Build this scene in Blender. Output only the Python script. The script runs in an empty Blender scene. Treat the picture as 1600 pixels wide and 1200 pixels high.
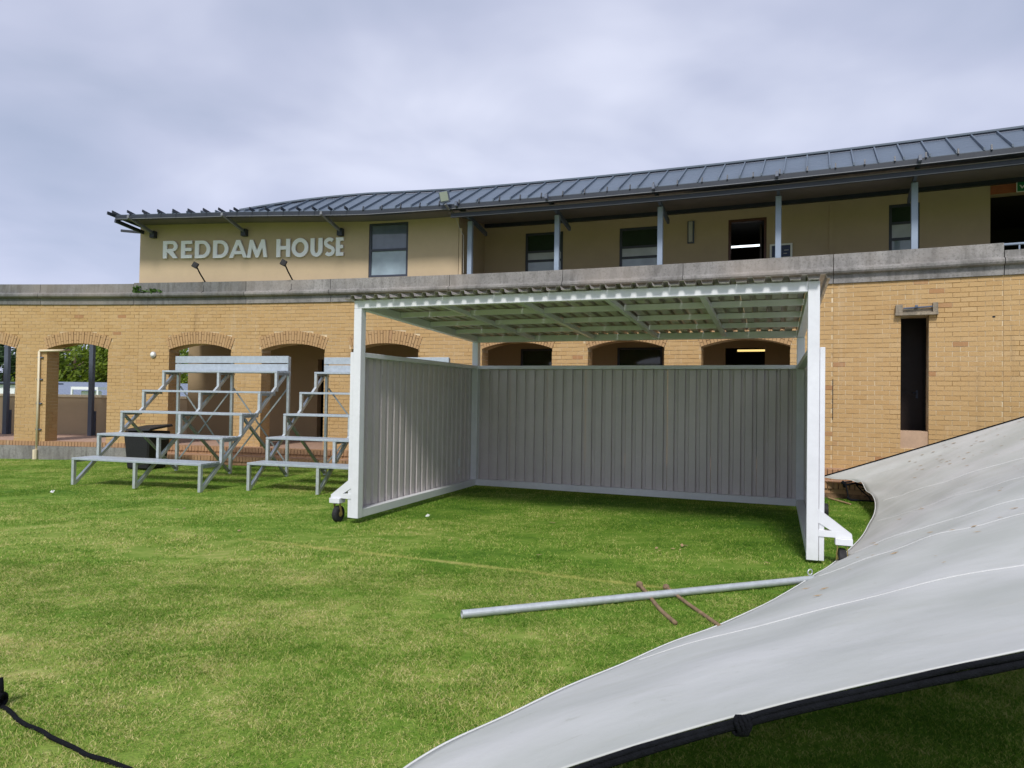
import bpy, bmesh, math, random
from math import sin, cos, pi, hypot, sqrt, radians
from mathutils import Vector, Matrix
random.seed(7)
SC = bpy.context.scene
COL = SC.collection

# ------------------------------------------------------------------ camera
cam_d = bpy.data.cameras.new('camera'); cam = bpy.data.objects.new('camera', cam_d); COL.objects.link(cam)
F, PITCH, ROLL, EYE = 1069.95, 0.0181, 0.0149, 1.6
cam_d.sensor_fit = 'HORIZONTAL'; cam_d.sensor_width = 36.0; cam_d.lens = F/1600*36.0
cam_d.clip_start = 0.05; cam_d.clip_end = 2000
fwd = Vector((0, cos(PITCH), sin(PITCH))); up0 = Vector((0, -sin(PITCH), cos(PITCH))); right0 = Vector((1, 0, 0))
rgt = cos(ROLL)*right0 + sin(ROLL)*up0
upv = -sin(ROLL)*right0 + cos(ROLL)*up0
m = Matrix.Identity(4)
for i in range(3):
    m[i][0] = rgt[i]; m[i][1] = upv[i]; m[i][2] = -fwd[i]
m[0][3], m[1][3], m[2][3] = 0, 0, EYE
cam.matrix_world = m
SC.camera = cam

# ------------------------------------------------------------------ sky, sun, exposure
SUN_EL, SUN_AZ = radians(47), radians(192)      # azimuth clockwise from +Y: behind the camera, a little to its left
EXPOSURE = 1.12
world = bpy.data.worlds.new('World'); SC.world = world; world.use_nodes = True
wn = world.node_tree; wn.nodes.clear()
def N(nt, typ, **kw):
    n = nt.nodes.new(typ)
    for k, v in kw.items():
        if k == 'inp':
            for kk, vv in v.items(): n.inputs[kk].default_value = vv
        else: setattr(n, k, v)
    return n
def L(nt, a, b): nt.links.new(a, b)
def math_n(nt, op, a, b=None, clamp=False):
    n = nt.nodes.new('ShaderNodeMath'); n.operation = op; n.use_clamp = clamp
    for i, v in enumerate((a, b)):
        if v is None: continue
        if hasattr(v, 'is_linked') or hasattr(v, 'links'): nt.links.new(v, n.inputs[i])
        else: n.inputs[i].default_value = v
    return n.outputs[0]
def mixc(nt, fac, a, b, blend='MIX'):
    n = nt.nodes.new('ShaderNodeMix'); n.data_type = 'RGBA'; n.blend_type = blend
    for sock, v in ((n.inputs[0], fac), (n.inputs[6], a), (n.inputs[7], b)):
        if hasattr(v, 'links'): nt.links.new(v, sock)
        elif isinstance(v, (int, float)): sock.default_value = v
        else: sock.default_value = (v[0], v[1], v[2], 1)
    return n.outputs[2]
def ramp(nt, fac, stops):
    n = nt.nodes.new('ShaderNodeValToRGB'); nt.links.new(fac, n.inputs[0])
    e = n.color_ramp.elements
    while len(e) < len(stops): e.new(0.5)
    for el, (p, c) in zip(e, stops):
        el.position = p
        el.color = (c, c, c, 1) if isinstance(c, (int, float)) else (c[0], c[1], c[2], 1)
    return n.outputs[0]
def noise(nt, vec, scale, detail=4, rough=0.55, dist=0.0):
    n = N(nt, 'ShaderNodeTexNoise', inp={'Scale': scale, 'Detail': detail, 'Roughness': rough, 'Distortion': dist})
    if vec is not None: L(nt, vec, n.inputs['Vector'])
    return n.outputs['Fac']
def scaled(nt, vec, s):
    n = N(nt, 'ShaderNodeVectorMath', operation='MULTIPLY'); L(nt, vec, n.inputs[0]); n.inputs[1].default_value = s
    return n.outputs[0]

sky = N(wn, 'ShaderNodeTexSky', sky_type='NISHITA', sun_disc=False, sun_elevation=SUN_EL, sun_rotation=SUN_AZ)
tc = N(wn, 'ShaderNodeTexCoord')
sep = N(wn, 'ShaderNodeSeparateXYZ'); L(wn, tc.outputs['Generated'], sep.inputs[0])
zz = math_n(wn, 'ADD', math_n(wn, 'MAXIMUM', sep.outputs[2], 0.0), 0.22)
cmb = N(wn, 'ShaderNodeCombineXYZ')
L(wn, math_n(wn, 'DIVIDE', sep.outputs[0], zz), cmb.inputs[0]); L(wn, math_n(wn, 'DIVIDE', sep.outputs[1], zz), cmb.inputs[1])
n1 = noise(wn, cmb.outputs[0], 0.42, 4, 0.5, 0.6)
n2 = noise(wn, cmb.outputs[0], 2.1, 4, 0.5, 0.3)
cl = math_n(wn, 'ADD', math_n(wn, 'MULTIPLY', n1, 0.80), math_n(wn, 'MULTIPLY', n2, 0.20))
cloud = ramp(wn, cl, [(0.37, (0.165, 0.195, 0.265)), (0.47, (0.255, 0.272, 0.35)), (0.56, (0.365, 0.378, 0.45))])
low = ramp(wn, sep.outputs[2], [(0.0, 1.0), (0.36, 0.0)])
cloud = mixc(wn, math_n(wn, 'MULTIPLY', low, 0.5), cloud, (0.335, 0.35, 0.475))
sk = mixc(wn, 1.0, sky.outputs[0], (0.1, 0.1, 0.1), 'MULTIPLY')
skc = mixc(wn, 0.93, sk, cloud)
bg = N(wn, 'ShaderNodeBackground', inp={'Strength': 1.0}); L(wn, skc, bg.inputs[0])
wo = N(wn, 'ShaderNodeOutputWorld'); L(wn, bg.outputs[0], wo.inputs[0])

sun_d = bpy.data.lights.new('sun', 'SUN'); sun = bpy.data.objects.new('sun', sun_d); COL.objects.link(sun)
sun_d.energy = 1.5; sun_d.angle = radians(10); sun_d.color = (1.0, 0.96, 0.90)
sdir = Vector((sin(SUN_AZ)*cos(SUN_EL), cos(SUN_AZ)*cos(SUN_EL), sin(SUN_EL)))
sun.rotation_euler = sdir.to_track_quat('Z', 'Y').to_euler(); sun.location = (0, -10, 30)

vs = SC.view_settings
vs.view_transform = 'Standard'; vs.look = 'None'; vs.exposure = EXPOSURE; vs.gamma = 1.0; vs.use_curve_mapping = False
SC.render.engine = 'CYCLES'
SC.cycles.max_bounces = 8; SC.cycles.diffuse_bounces = 5; SC.cycles.use_denoising = True

# ------------------------------------------------------------------ helpers
def tag(o, label=None, cat=None, group=None, kind=None):
    if label: o['label'] = label
    if cat: o['category'] = cat
    if group: o['group'] = group
    if kind: o['kind'] = kind
    return o
def empty(name, loc, rz=0.0, label=None, cat=None, group=None):
    o = bpy.data.objects.new(name, None); COL.objects.link(o)
    o.location = loc; o.rotation_euler = (0, 0, rz); o.empty_display_size = 0.3
    o.matrix_world = Matrix.Translation(Vector(loc)) @ Matrix.Rotation(rz, 4, 'Z')
    return tag(o, label, cat, group)
def put(name, me, mat, parent=None, worldspace=False, kind=None):
    o = bpy.data.objects.new(name, me); COL.objects.link(o)
    if mat is not None and not me.materials: me.materials.append(mat)
    if parent is not None:
        o.parent = parent
        if worldspace: o.matrix_parent_inverse = parent_world(parent).inverted()
    if kind: o['kind'] = kind
    return o
def parent_world(p):
    mt = Matrix.Translation(p.location) @ p.rotation_euler.to_matrix().to_4x4()
    if p.parent is not None: mt = parent_world(p.parent) @ p.matrix_parent_inverse @ mt
    return mt
class MB:
    def __init__(s): s.v = []; s.f = []; s.tint = None
    def add(s, vs, fs):
        b = len(s.v); s.v += [tuple(v) for v in vs]; s.f += [tuple(i+b for i in f) for f in fs]; return s
    def hexa(s, p):   # 8 points: bottom ring 0-3, top ring 4-7
        return s.add(p, [(3,2,1,0), (4,5,6,7), (0,1,5,4), (1,2,6,5), (2,3,7,6), (3,0,4,7)])
    def box(s, x0, x1, y0, y1, z0, z1):
        return s.hexa([(x0,y0,z0),(x1,y0,z0),(x1,y1,z0),(x0,y1,z0),(x0,y0,z1),(x1,y0,z1),(x1,y1,z1),(x0,y1,z1)])
    def bar(s, a, b, w, h, up=(0,0,1)):
        a = Vector(a); b = Vector(b); d = (b-a).normalized(); u = Vector(up)
        if abs(d.dot(u)) > 0.98: u = Vector((0,1,0))
        sd = d.cross(u).normalized(); u = sd.cross(d).normalized()
        sd *= w/2; u *= h/2
        return s.hexa([a-sd-u, a+sd-u, b+sd-u, b-sd-u, a-sd+u, a+sd+u, b+sd+u, b-sd+u])
    def tube(s, pts, r, n=8, cap=True):
        pts = [Vector(p) for p in pts]; rs = r if isinstance(r, (list, tuple)) else [r]*len(pts)
        b = len(s.v); ref = Vector((0.123, 0.271, 0.95))
        for i, p in enumerate(pts):
            d = (pts[min(i+1, len(pts)-1)] - pts[max(i-1, 0)]).normalized()
            if abs(d.dot(ref)) > 0.96: ref = Vector((0.9, 0.3, 0.1))
            sd = d.cross(ref).normalized(); u = sd.cross(d)
            for k in range(n):
                a = 2*pi*k/n; s.v.append(tuple(p + rs[i]*(cos(a)*sd + sin(a)*u)))
        for i in range(len(pts)-1):
            for k in range(n):
                k2 = (k+1) % n; s.f.append((b+i*n+k, b+i*n+k2, b+(i+1)*n+k2, b+(i+1)*n+k))
        if cap:
            s.f.append(tuple(b+k for k in range(n-1, -1, -1))); s.f.append(tuple(b+(len(pts)-1)*n+k for k in range(n)))
        return s
    def prism(s, poly, fn, d0, d1):   # poly of (u,w); fn(u,w,d) -> point
        n = len(poly)
        vs = [fn(u, w, d0) for u, w in poly] + [fn(u, w, d1) for u, w in poly]
        fs = [tuple(range(n)), tuple(range(2*n-1, n-1, -1))] + [(i, n+i, n+(i+1) % n, (i+1) % n) for i in range(n)]
        return s.add(vs, fs)
    def mesh(s, name, smooth=False, bevel=0.0):
        me = bpy.data.meshes.new(name); me.from_pydata(s.v, [], s.f); me.validate(verbose=False)
        bm = bmesh.new(); bm.from_mesh(me)
        bmesh.ops.recalc_face_normals(bm, faces=bm.faces)
        if bevel > 0:
            bmesh.ops.remove_doubles(bm, verts=bm.verts, dist=1e-6)
            bmesh.ops.bevel(bm, geom=[e for e in bm.edges if len(e.link_faces) == 2 and e.calc_face_angle(0) > 0.5], offset=bevel, segments=1, affect='EDGES', clamp_overlap=True)
        bm.to_mesh(me); bm.free()
        if smooth:
            for p in me.polygons: p.use_smooth = True
        me.update(); return me
    def build(s, name, mat, parent=None, ws=False, smooth=False, bevel=0.0, kind=None):
        return put(name, s.mesh(name, smooth, bevel), mat, parent, ws, kind)

def ground_z(x, y):
    t = min(max((-4.0 - x)/10.0, 0), 1); q = min(max((y - 6.2)/2.2, 0), 1); return -0.11*t*t*(3-2*t) - 0.05*q*q*(3-2*q)

# ------------------------------------------------------------------ the pavilion's curve in plan
CA, CB, CC = 14.63, -0.332, -0.0099
_tab = []; _s = 0.0; _px = None
def _cy(x): return CA + CB*x + CC*x*x
_xs = [-30 + i*0.01 for i in range(5001)]
_ss = [0.0]
for i in range(1, len(_xs)):
    _ss.append(_ss[-1] + hypot(_xs[i]-_xs[i-1], _cy(_xs[i])-_cy(_xs[i-1])))
_s0 = _ss[3000]
def cx(s):
    s = s + _s0
    lo, hi = 0, len(_ss)-1
    while hi-lo > 1:
        mid = (lo+hi)//2
        if _ss[mid] <= s: lo = mid
        else: hi = mid
    return _xs[lo] + (s-_ss[lo])/(_ss[hi]-_ss[lo])*(_xs[hi]-_xs[lo])
def W(s, off, z):
    x = cx(s); mm = CB + 2*CC*x; n = hypot(1, mm)
    return (x - mm/n*off, _cy(x) + off/n, z)
def ang(s):
    return math.atan(CB + 2*CC*cx(s))
def srange(s0, s1, step=0.6):
    n = max(1, int(math.ceil((s1-s0)/step)))
    return [s0 + (s1-s0)*i/n for i in range(n+1)]
def curved_box(mb, s0, s1, o0, o1, z0, z1, step=0.6):
    z0f = z0 if callable(z0) else (lambda s: z0); z1f = z1 if callable(z1) else (lambda s: z1)
    r = srange(s0, s1, step)
    for a, b in zip(r[:-1], r[1:]):
        pass
    vs = []; fs = []
    for s in r: vs += [W(s, o0, z0f(s)), W(s, o1, z0f(s)), W(s, o1, z1f(s)), W(s, o0, z1f(s))]
    for i in range(len(r)-1):
        for k in range(4):
            k2 = (k+1) % 4; fs.append((4*i+k, 4*i+k2, 4*i+4+k2, 4*i+4+k))
    fs.append((0, 1, 2, 3)); e = 4*(len(r)-1); fs.append((e+3, e+2, e+1, e))
    mb.add(vs, fs); return mb
def curved_profile(mb, s0, s1, prof, step=0.5):   # prof: closed list of (off,z)
    r = srange(s0, s1, step); n = len(prof); vs = []; fs = []
    for s in r: vs += [W(s, o, z) for o, z in prof]
    for i in range(len(r)-1):
        for k in range(n):
            k2 = (k+1) % n; fs.append((n*i+k, n*i+k2, n*i+n+k2, n*i+n+k))
    fs.append(tuple(range(n))); e = n*(len(r)-1); fs.append(tuple(e+k for k in range(n-1, -1, -1)))
    mb.add(vs, fs); return mb

# ------------------------------------------------------------------ materials
def mat_new(name):
    m_ = bpy.data.materials.new(name); m_.use_nodes = True
    nt = m_.node_tree; b = nt.nodes['Principled BSDF']
    return m_, nt, b
def setc(b, c): b.inputs['Base Color'].default_value = (c[0], c[1], c[2], 1)
def simple(name, c, rough=0.5, metal=0.0, var=0.12, scale=3.0, bump=0.0, bscale=60.0, dark=None, spec=None):
    m_, nt, b = mat_new(name)
    g = N(nt, 'ShaderNodeNewGeometry'); P = g.outputs['Position']
    f1 = noise(nt, P, scale, 6, 0.6); f2 = noise(nt, P, scale*9, 3, 0.6)
    fac = math_n(nt, 'ADD', math_n(nt, 'MULTIPLY', f1, 0.7), math_n(nt, 'MULTIPLY', f2, 0.3))
    lo = dark if dark else [v*(1-var*1.6) for v in c]; hi = [min(v*(1+var), 1) for v in c]
    col = mixc(nt, ramp(nt, fac, [(0.3, 0.0), (0.7, 1.0)]), lo, hi)
    L(nt, col, b.inputs['Base Color'])
    b.inputs['Roughness'].default_value = rough; b.inputs['Metallic'].default_value = metal
    if spec is not None: b.inputs['Specular IOR Level'].default_value = spec
    L(nt, ramp(nt, f2, [(0.3, max(rough-0.08, 0.02)), (0.7, min(rough+0.1, 1))]), b.inputs['Roughness'])
    if bump > 0:
        bn = N(nt, 'ShaderNodeBump', inp={'Strength': bump, 'Distance': 0.01}); L(nt, noise(nt, P, bscale, 5, 0.6), bn.inputs['Height']); L(nt, bn.outputs[0], b.inputs['Normal'])
    return m_
BR_A, BR_B, BR_C = (0.485, 0.32, 0.145), (0.455, 0.29, 0.125), (0.505, 0.345, 0.17)
def brick_mat(name, rnd_from, red=0.0):
    m_, nt, b = mat_new(name)
    g = N(nt, 'ShaderNodeNewGeometry'); P = g.outputs['Position']
    if rnd_from == 'object': r = N(nt, 'ShaderNodeObjectInfo').outputs['Random']
    else: r = g.outputs['Random Per Island']
    base = ramp(nt, r, [(0.0, BR_B), (0.35, BR_A), (0.75, BR_A), (0.985, BR_C), (0.995, (0.36, 0.19, 0.09)), (1.0, (0.38, 0.2, 0.09))])
    if red > 0: base = mixc(nt, red, base, (0.34, 0.19, 0.115))
    big = noise(nt, P, 0.8, 4, 0.6)
    base = mixc(nt, ramp(nt, big, [(0.4, 0.0), (0.75, 0.35)]), base, (0.36, 0.22, 0.09))
    fine = noise(nt, P, 55, 5, 0.7)
    base = mixc(nt, ramp(nt, fine, [(0.30, 0.45), (0.5, 0.0)]), base, (0.27, 0.14, 0.05))
    st = noise(nt, scaled(nt, P, (2.2, 2.2, 0.22)), 1.6, 5, 0.7)
    base = mixc(nt, ramp(nt, st, [(0.60, 0.0), (0.78, 0.42)]), base, (0.60, 0.50, 0.36))
    base = mixc(nt, ramp(nt, st, [(0.26, 0.45), (0.42, 0.0)]), base, (0.22, 0.14, 0.07))
    L(nt, base, b.inputs['Base Color']); b.inputs['Roughness'].default_value = 0.85
    bn = N(nt, 'ShaderNodeBump', inp={'Strength': 0.4, 'Distance': 0.006}); L(nt, noise(nt, P, 90, 5, 0.65), bn.inputs['Height']); L(nt, bn.outputs[0], b.inputs['Normal'])
    return m_
M = {}
M['brick_i'] = brick_mat('brick_by_island', 'island'); M['brick_o'] = brick_mat('brick_by_object', 'object')
M['arch_brick'] = brick_mat('arch_brick', 'object', 0.35); M['paver_i'] = brick_mat('step_brick', 'island', 0.8)
def mortar():
    m_, nt, b = mat_new('mortar'); P = N(nt, 'ShaderNodeNewGeometry').outputs['Position']
    f = noise(nt, P, 1.6, 5, 0.65)
    L(nt, ramp(nt, f, [(0.36, (0.30, 0.18, 0.07)), (0.52, (0.58, 0.46, 0.29)), (0.66, (0.70, 0.60, 0.43))]), b.inputs['Base Color'])
    b.inputs['Roughness'].default_value = 0.95; return m_
M['mortar'] = mortar(); M['joint'] = simple('joint_sealant', (0.36, 0.235, 0.11), 0.9, var=0.25, scale=5)
M['arch_mortar'] = simple('shaded_joint_mortar', (0.20, 0.12, 0.065), 0.95, var=0.6, scale=9)  # dirty joints, with the shadow of the gaps put into the colour
def concrete(name, c, stain=0.6):
    m_, nt, b = mat_new(name); P = N(nt, 'ShaderNodeNewGeometry').outputs['Position']
    f1 = noise(nt, P, 1.3, 6, 0.65); f2 = noise(nt, scaled(nt, P, (5, 5, 0.9)), 1.5, 5, 0.65); f3 = noise(nt, P, 26, 5, 0.7)
    col = mixc(nt, ramp(nt, f1, [(0.35, 0), (0.65, 1)]), [v*0.72 for v in c], [v*1.12 for v in c])
    col = mixc(nt, math_n(nt, 'MULTIPLY', ramp(nt, f2, [(0.46, 0), (0.66, 1)]), stain), col, (0.075, 0.072, 0.065))
    col = mixc(nt, ramp(nt, f3, [(0.36, 0.5), (0.5, 0)]), col, (0.08, 0.075, 0.07))
    f4 = noise(nt, P, 0.45, 3, 0.5)
    col = mixc(nt, ramp(nt, f4, [(0.45, 0), (0.6, 0.4)]), col, (0.34, 0.29, 0.25))
    L(nt, col, b.inputs['Base Color']); b.inputs['Roughness'].default_value = 0.9
    bn = N(nt, 'ShaderNodeBump', inp={'Strength': 0.5, 'Distance': 0.012}); L(nt, f3, bn.inputs['Height']); L(nt, bn.outputs[0], b.inputs['Normal'])
    return m_
M['conc'] = concrete('weathered_concrete', (0.27, 0.26, 0.255), 0.45)
M['sill_stone'] = concrete('stained_stone', (0.36, 0.30, 0.22), 0.5)
M['conc_dark'] = concrete('stained_concrete', (0.18, 0.18, 0.18), 0.75)
M['plinth'] = concrete('plinth_concrete', (0.24, 0.235, 0.22), 0.7)
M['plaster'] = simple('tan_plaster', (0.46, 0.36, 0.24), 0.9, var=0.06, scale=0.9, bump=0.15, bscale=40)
M['plaster_in'] = simple('tan_plaster_shade', (0.33, 0.25, 0.15), 0.9, var=0.06, scale=0.9, bump=0.15, bscale=40)  # same tan plaster with the corridor's shade put into the colour
M['cream'] = simple('cream_paint', (0.66, 0.57, 0.41), 0.7, var=0.06)
M['roof'] = simple('roof_sheet_paint', (0.095, 0.125, 0.17), 0.5, var=0.10, scale=1.2)
M['roof_dark'] = simple('roof_steel_paint', (0.022, 0.028, 0.042), 0.45, var=0.12)
M['roof_line'] = simple('roof_gutter_lip', (0.16, 0.17, 0.19), 0.5, var=0.12)
M['column'] = simple('column_paint', (0.25, 0.31, 0.41), 0.45, var=0.08)
M['post_dark'] = simple('post_paint', (0.09, 0.11, 0.16), 0.5, var=0.1)
M['soffit'] = simple('soffit_board', (0.165, 0.145, 0.135), 0.85, var=0.12, scale=1.5)
M['white'] = simple('white_paint', (0.67, 0.685, 0.72), 0.38, var=0.06, scale=2.0)
M['letter'] = simple('letter_paint', (0.86, 0.86, 0.90), 0.5, var=0.03)
M['clad'] = simple('cladding_paint', (0.55, 0.505, 0.505), 0.36, var=0.05, scale=2.5)
M['sheet'] = simple('roof_zinc', (0.58, 0.54, 0.49), 0.36, metal=0.45, var=0.25, scale=4.0, dark=(0.26, 0.22, 0.18))
M['galv'] = simple('galvanised_steel', (0.56, 0.60, 0.62), 0.42, metal=0.55, var=0.13, scale=14)
M['plank'] = simple('galvanised_plank', (0.47, 0.525, 0.58), 0.45, metal=0.45, var=0.12, scale=14)
M['galv_dark'] = simple('dull_galvanised', (0.30, 0.33, 0.34), 0.5, metal=0.4, var=0.15, scale=14)
M['black'] = simple('black_plastic', (0.009, 0.009, 0.011), 0.7, var=0.2)
M['rubber'] = simple('rubber', (0.016, 0.016, 0.018), 0.8, var=0.2)
M['zinc'] = simple('yellow_zinc', (0.52, 0.40, 0.14), 0.35, metal=0.7, var=0.12)
M['rope'] = simple('black_rope', (0.007, 0.008, 0.011), 0.85, var=0.3, scale=40, bump=0.9, bscale=160, spec=0.12)
M['rust'] = simple('rusty_steel', (0.225, 0.15, 0.085), 0.85, var=0.3, scale=18, bump=0.4)
M['wood'] = simple('weathered_wood', (0.36, 0.25, 0.13), 0.85, var=0.25, scale=20)
M['door'] = simple('dark_door', (0.03, 0.014, 0.009), 0.5, var=0.2)
M['door_frame'] = simple('reddish_frame', (0.075, 0.022, 0.015), 0.5, var=0.15)
M['frame'] = simple('dark_window_frame', (0.035, 0.042, 0.065), 0.45, var=0.1)
M['inside'] = simple('dim_interior', (0.05, 0.045, 0.04), 0.9, var=0.1)  # darkness of rooms and passage put into the wall colour
M['paving'] = simple('pink_paving', (0.40, 0.26, 0.19), 0.85, var=0.2, scale=7)
M['riser'] = simple('pink_plaster', (0.46, 0.32, 0.22), 0.9, var=0.14, scale=3)
M['redbrick'] = simple('orange_brickwork', (0.33, 0.10, 0.045), 0.85, var=0.15, scale=8)
M['steel_blue'] = simple('blue_grey_roof', (0.21, 0.25, 0.33), 0.5, var=0.08)
M['whitewall'] = simple('white_wall', (0.76, 0.78, 0.80), 0.6, var=0.04)
M['paper'] = simple('white_paper', (0.8, 0.8, 0.8), 0.7, var=0.04)
M['green_sign'] = simple('green_sign', (0.012, 0.16, 0.06), 0.4, var=0.06)
M['navy'] = simple('navy_print', (0.03, 0.045, 0.11), 0.5, var=0.08)
M['lampcover'] = simple('lamp_cover', (0.42, 0.41, 0.40), 0.5, var=0.1)
M['lens'] = simple('lamp_lens', (0.33, 0.37, 0.33), 0.2, var=0.06)
M['bark'] = simple('bark', (0.10, 0.07, 0.045), 0.9, var=0.3, scale=10)
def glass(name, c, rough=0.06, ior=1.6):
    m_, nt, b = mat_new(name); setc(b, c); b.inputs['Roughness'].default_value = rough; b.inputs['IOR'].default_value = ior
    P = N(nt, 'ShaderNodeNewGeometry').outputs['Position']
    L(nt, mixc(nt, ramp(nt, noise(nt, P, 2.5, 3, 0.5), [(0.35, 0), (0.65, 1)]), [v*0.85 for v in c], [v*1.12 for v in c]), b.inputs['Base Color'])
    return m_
M['glass_blue'] = glass('curtain_reflection_glass', (0.115, 0.14, 0.20)); M['glass_green'] = glass('dark_green_glass', (0.025, 0.045, 0.028))  # pane tones: reflections and curtains put into the glass base colours
M['glass_pale'] = glass('pale_glass', (0.48, 0.52, 0.56), 0.3); M['glass_low'] = glass('grey_glass', (0.26, 0.33, 0.38))
def emit(name, c, st):
    m_, nt, b = mat_new(name); setc(b, (0.8, 0.8, 0.8)); b.inputs['Emission Color'].default_value = (*c, 1); b.inputs['Emission Strength'].default_value = st
    return m_
M['tube_white'] = emit('lit_tube_white', (0.85, 0.95, 1.0), 0.9); M['tube_yellow'] = emit('lit_tube_yellow', (1.0, 0.72, 0.25), 0.55)

def lawn_color(nt, blade):
    P = N(nt, 'ShaderNodeNewGeometry').outputs['Position']
    flat = scaled(nt, P, (1, 1, 0))
    f1 = noise(nt, scaled(nt, flat, (0.8, 1.5, 0)), 0.55, 5, 0.62, 0.4)
    f2 = noise(nt, scaled(nt, flat, (0.8, 1.3, 1)), 2.6, 6, 0.7, 0.6)
    f3 = noise(nt, flat, 11, 4, 0.65)
    dry = math_n(nt, 'ADD', math_n(nt, 'MULTIPLY', f1, 0.44), math_n(nt, 'ADD', math_n(nt, 'MULTIPLY', f2, 0.36), math_n(nt, 'MULTIPLY', f3, 0.20)))
    sp = N(nt, 'ShaderNodeSeparateXYZ'); L(nt, P, sp.inputs[0])
    # pale worn line across the lawn
    d = math_n(nt, 'ABSOLUTE', math_n(nt, 'ADD', math_n(nt, 'SUBTRACT', sp.outputs[1], 6.36), math_n(nt, 'MULTIPLY', sp.outputs[0], 0.436)))
    wob = math_n(nt, 'MULTIPLY', math_n(nt, 'SUBTRACT', noise(nt, flat, 1.5, 3), 0.5), 0.10)
    ln = ramp(nt, math_n(nt, 'ADD', d, wob), [(0.02, 1.0), (0.075, 0.0)])
    ln = math_n(nt, 'MULTIPLY', ln, ramp(nt, math_n(nt, 'ABSOLUTE', math_n(nt, 'ADD', sp.outputs[0], 0.9)), [(0.0, 1.0), (1.0, 1.0)]))
    xm = N(nt, 'ShaderNodeMapRange', inp={'From Min': 2.3, 'From Max': 2.0}); L(nt, math_n(nt, 'ABSOLUTE', math_n(nt, 'ADD', sp.outputs[0], 0.85)), xm.inputs[0])
    ln = math_n(nt, 'MULTIPLY', ln, math_n(nt, 'MULTIPLY', xm.outputs[0], ramp(nt, f2, [(0.35, 0.25), (0.6, 0.8)])))
    # greener near the shelter and wall, drier in the open lawn to the left
    gx = N(nt, 'ShaderNodeMapRange', inp={'From Min': 2.0, 'From Max': -3.0, 'To Min': -0.045, 'To Max': 0.025}); L(nt, sp.outputs[0], gx.inputs[0])
    gy = N(nt, 'ShaderNodeMapRange', inp={'From Min': 5.5, 'From Max': 11.0, 'To Min': 0.0, 'To Max': -0.06}); L(nt, sp.outputs[1], gy.inputs[0])
    dry = math_n(nt, 'ADD', dry, math_n(nt, 'ADD', gx.outputs[0], gy.outputs[0]))
    if blade:
        r = N(nt, 'ShaderNodeNewGeometry').outputs['Random Per Island']
        dry = math_n(nt, 'ADD', dry, math_n(nt, 'MULTIPLY', math_n(nt, 'SUBTRACT', r, 0.49), 0.38))
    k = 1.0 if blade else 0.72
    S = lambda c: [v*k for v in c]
    col = ramp(nt, dry, [(0.32, S((0.075, 0.185, 0.013))), (0.45, S((0.175, 0.32, 0.032))), (0.54, S((0.32, 0.425, 0.08))), (0.62, S((0.55, 0.53, 0.18))), (0.74, S((0.72, 0.62, 0.33)))])
    col = mixc(nt, ln, col, S((0.60, 0.56, 0.18)))
    return col, f3
def lawn_mat():
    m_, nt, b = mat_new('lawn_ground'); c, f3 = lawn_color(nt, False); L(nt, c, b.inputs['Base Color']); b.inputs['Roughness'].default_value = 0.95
    P = N(nt, 'ShaderNodeNewGeometry').outputs['Position']
    bn = N(nt, 'ShaderNodeBump', inp={'Strength': 0.8, 'Distance': 0.03}); L(nt, noise(nt, P, 45, 4, 0.7), bn.inputs['Height']); L(nt, bn.outputs[0], b.inputs['Normal'])
    b.inputs['Specular IOR Level'].default_value = 0.2
    return m_
def blade_mat():
    m_, nt, b = mat_new('grass_blade'); c, _ = lawn_color(nt, True); L(nt, c, b.inputs['Base Color']); b.inputs['Roughness'].default_value = 0.6
    b.inputs['Specular IOR Level'].default_value = 0.25
    tr = N(nt, 'ShaderNodeBsdfTranslucent'); L(nt, c, tr.inputs[0])
    mx = N(nt, 'ShaderNodeMixShader', inp={0: 0.3}); L(nt, b.outputs[0], mx.inputs[1]); L(nt, tr.outputs[0], mx.inputs[2])
    L(nt, mx.outputs[0], nt.nodes['Material Output'].inputs[0]); return m_
M['lawn'] = lawn_mat(); M['blade'] = blade_mat()
def leaf_mat(name, c1, c2, tr=0.35):
    m_, nt, b = mat_new(name); r = N(nt, 'ShaderNodeNewGeometry').outputs['Random Per Island']
    P = N(nt, 'ShaderNodeNewGeometry').outputs['Position']
    fac = math_n(nt, 'ADD', math_n(nt, 'MULTIPLY', r, 0.6), math_n(nt, 'MULTIPLY', noise(nt, P, 0.9, 3), 0.4))
    c = mixc(nt, fac, c1, c2); L(nt, c, b.inputs['Base Color']); b.inputs['Roughness'].default_value = 0.55
    t = N(nt, 'ShaderNodeBsdfTranslucent'); L(nt, c, t.inputs[0]); mx = N(nt, 'ShaderNodeMixShader', inp={0: tr})
    L(nt, b.outputs[0], mx.inputs[1]); L(nt, t.outputs[0], mx.inputs[2]); L(nt, mx.outputs[0], nt.nodes['Material Output'].inputs[0]); return m_
M['leaf_bright'] = leaf_mat('bright_leaf', (0.075, 0.13, 0.012), (0.22, 0.30, 0.02)); M['leaf_dark'] = leaf_mat('dark_leaf', (0.02, 0.05, 0.015), (0.06, 0.11, 0.03))
M['weed'] = leaf_mat('weed_leaf', (0.05, 0.11, 0.02), (0.10, 0.20, 0.03))
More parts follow.
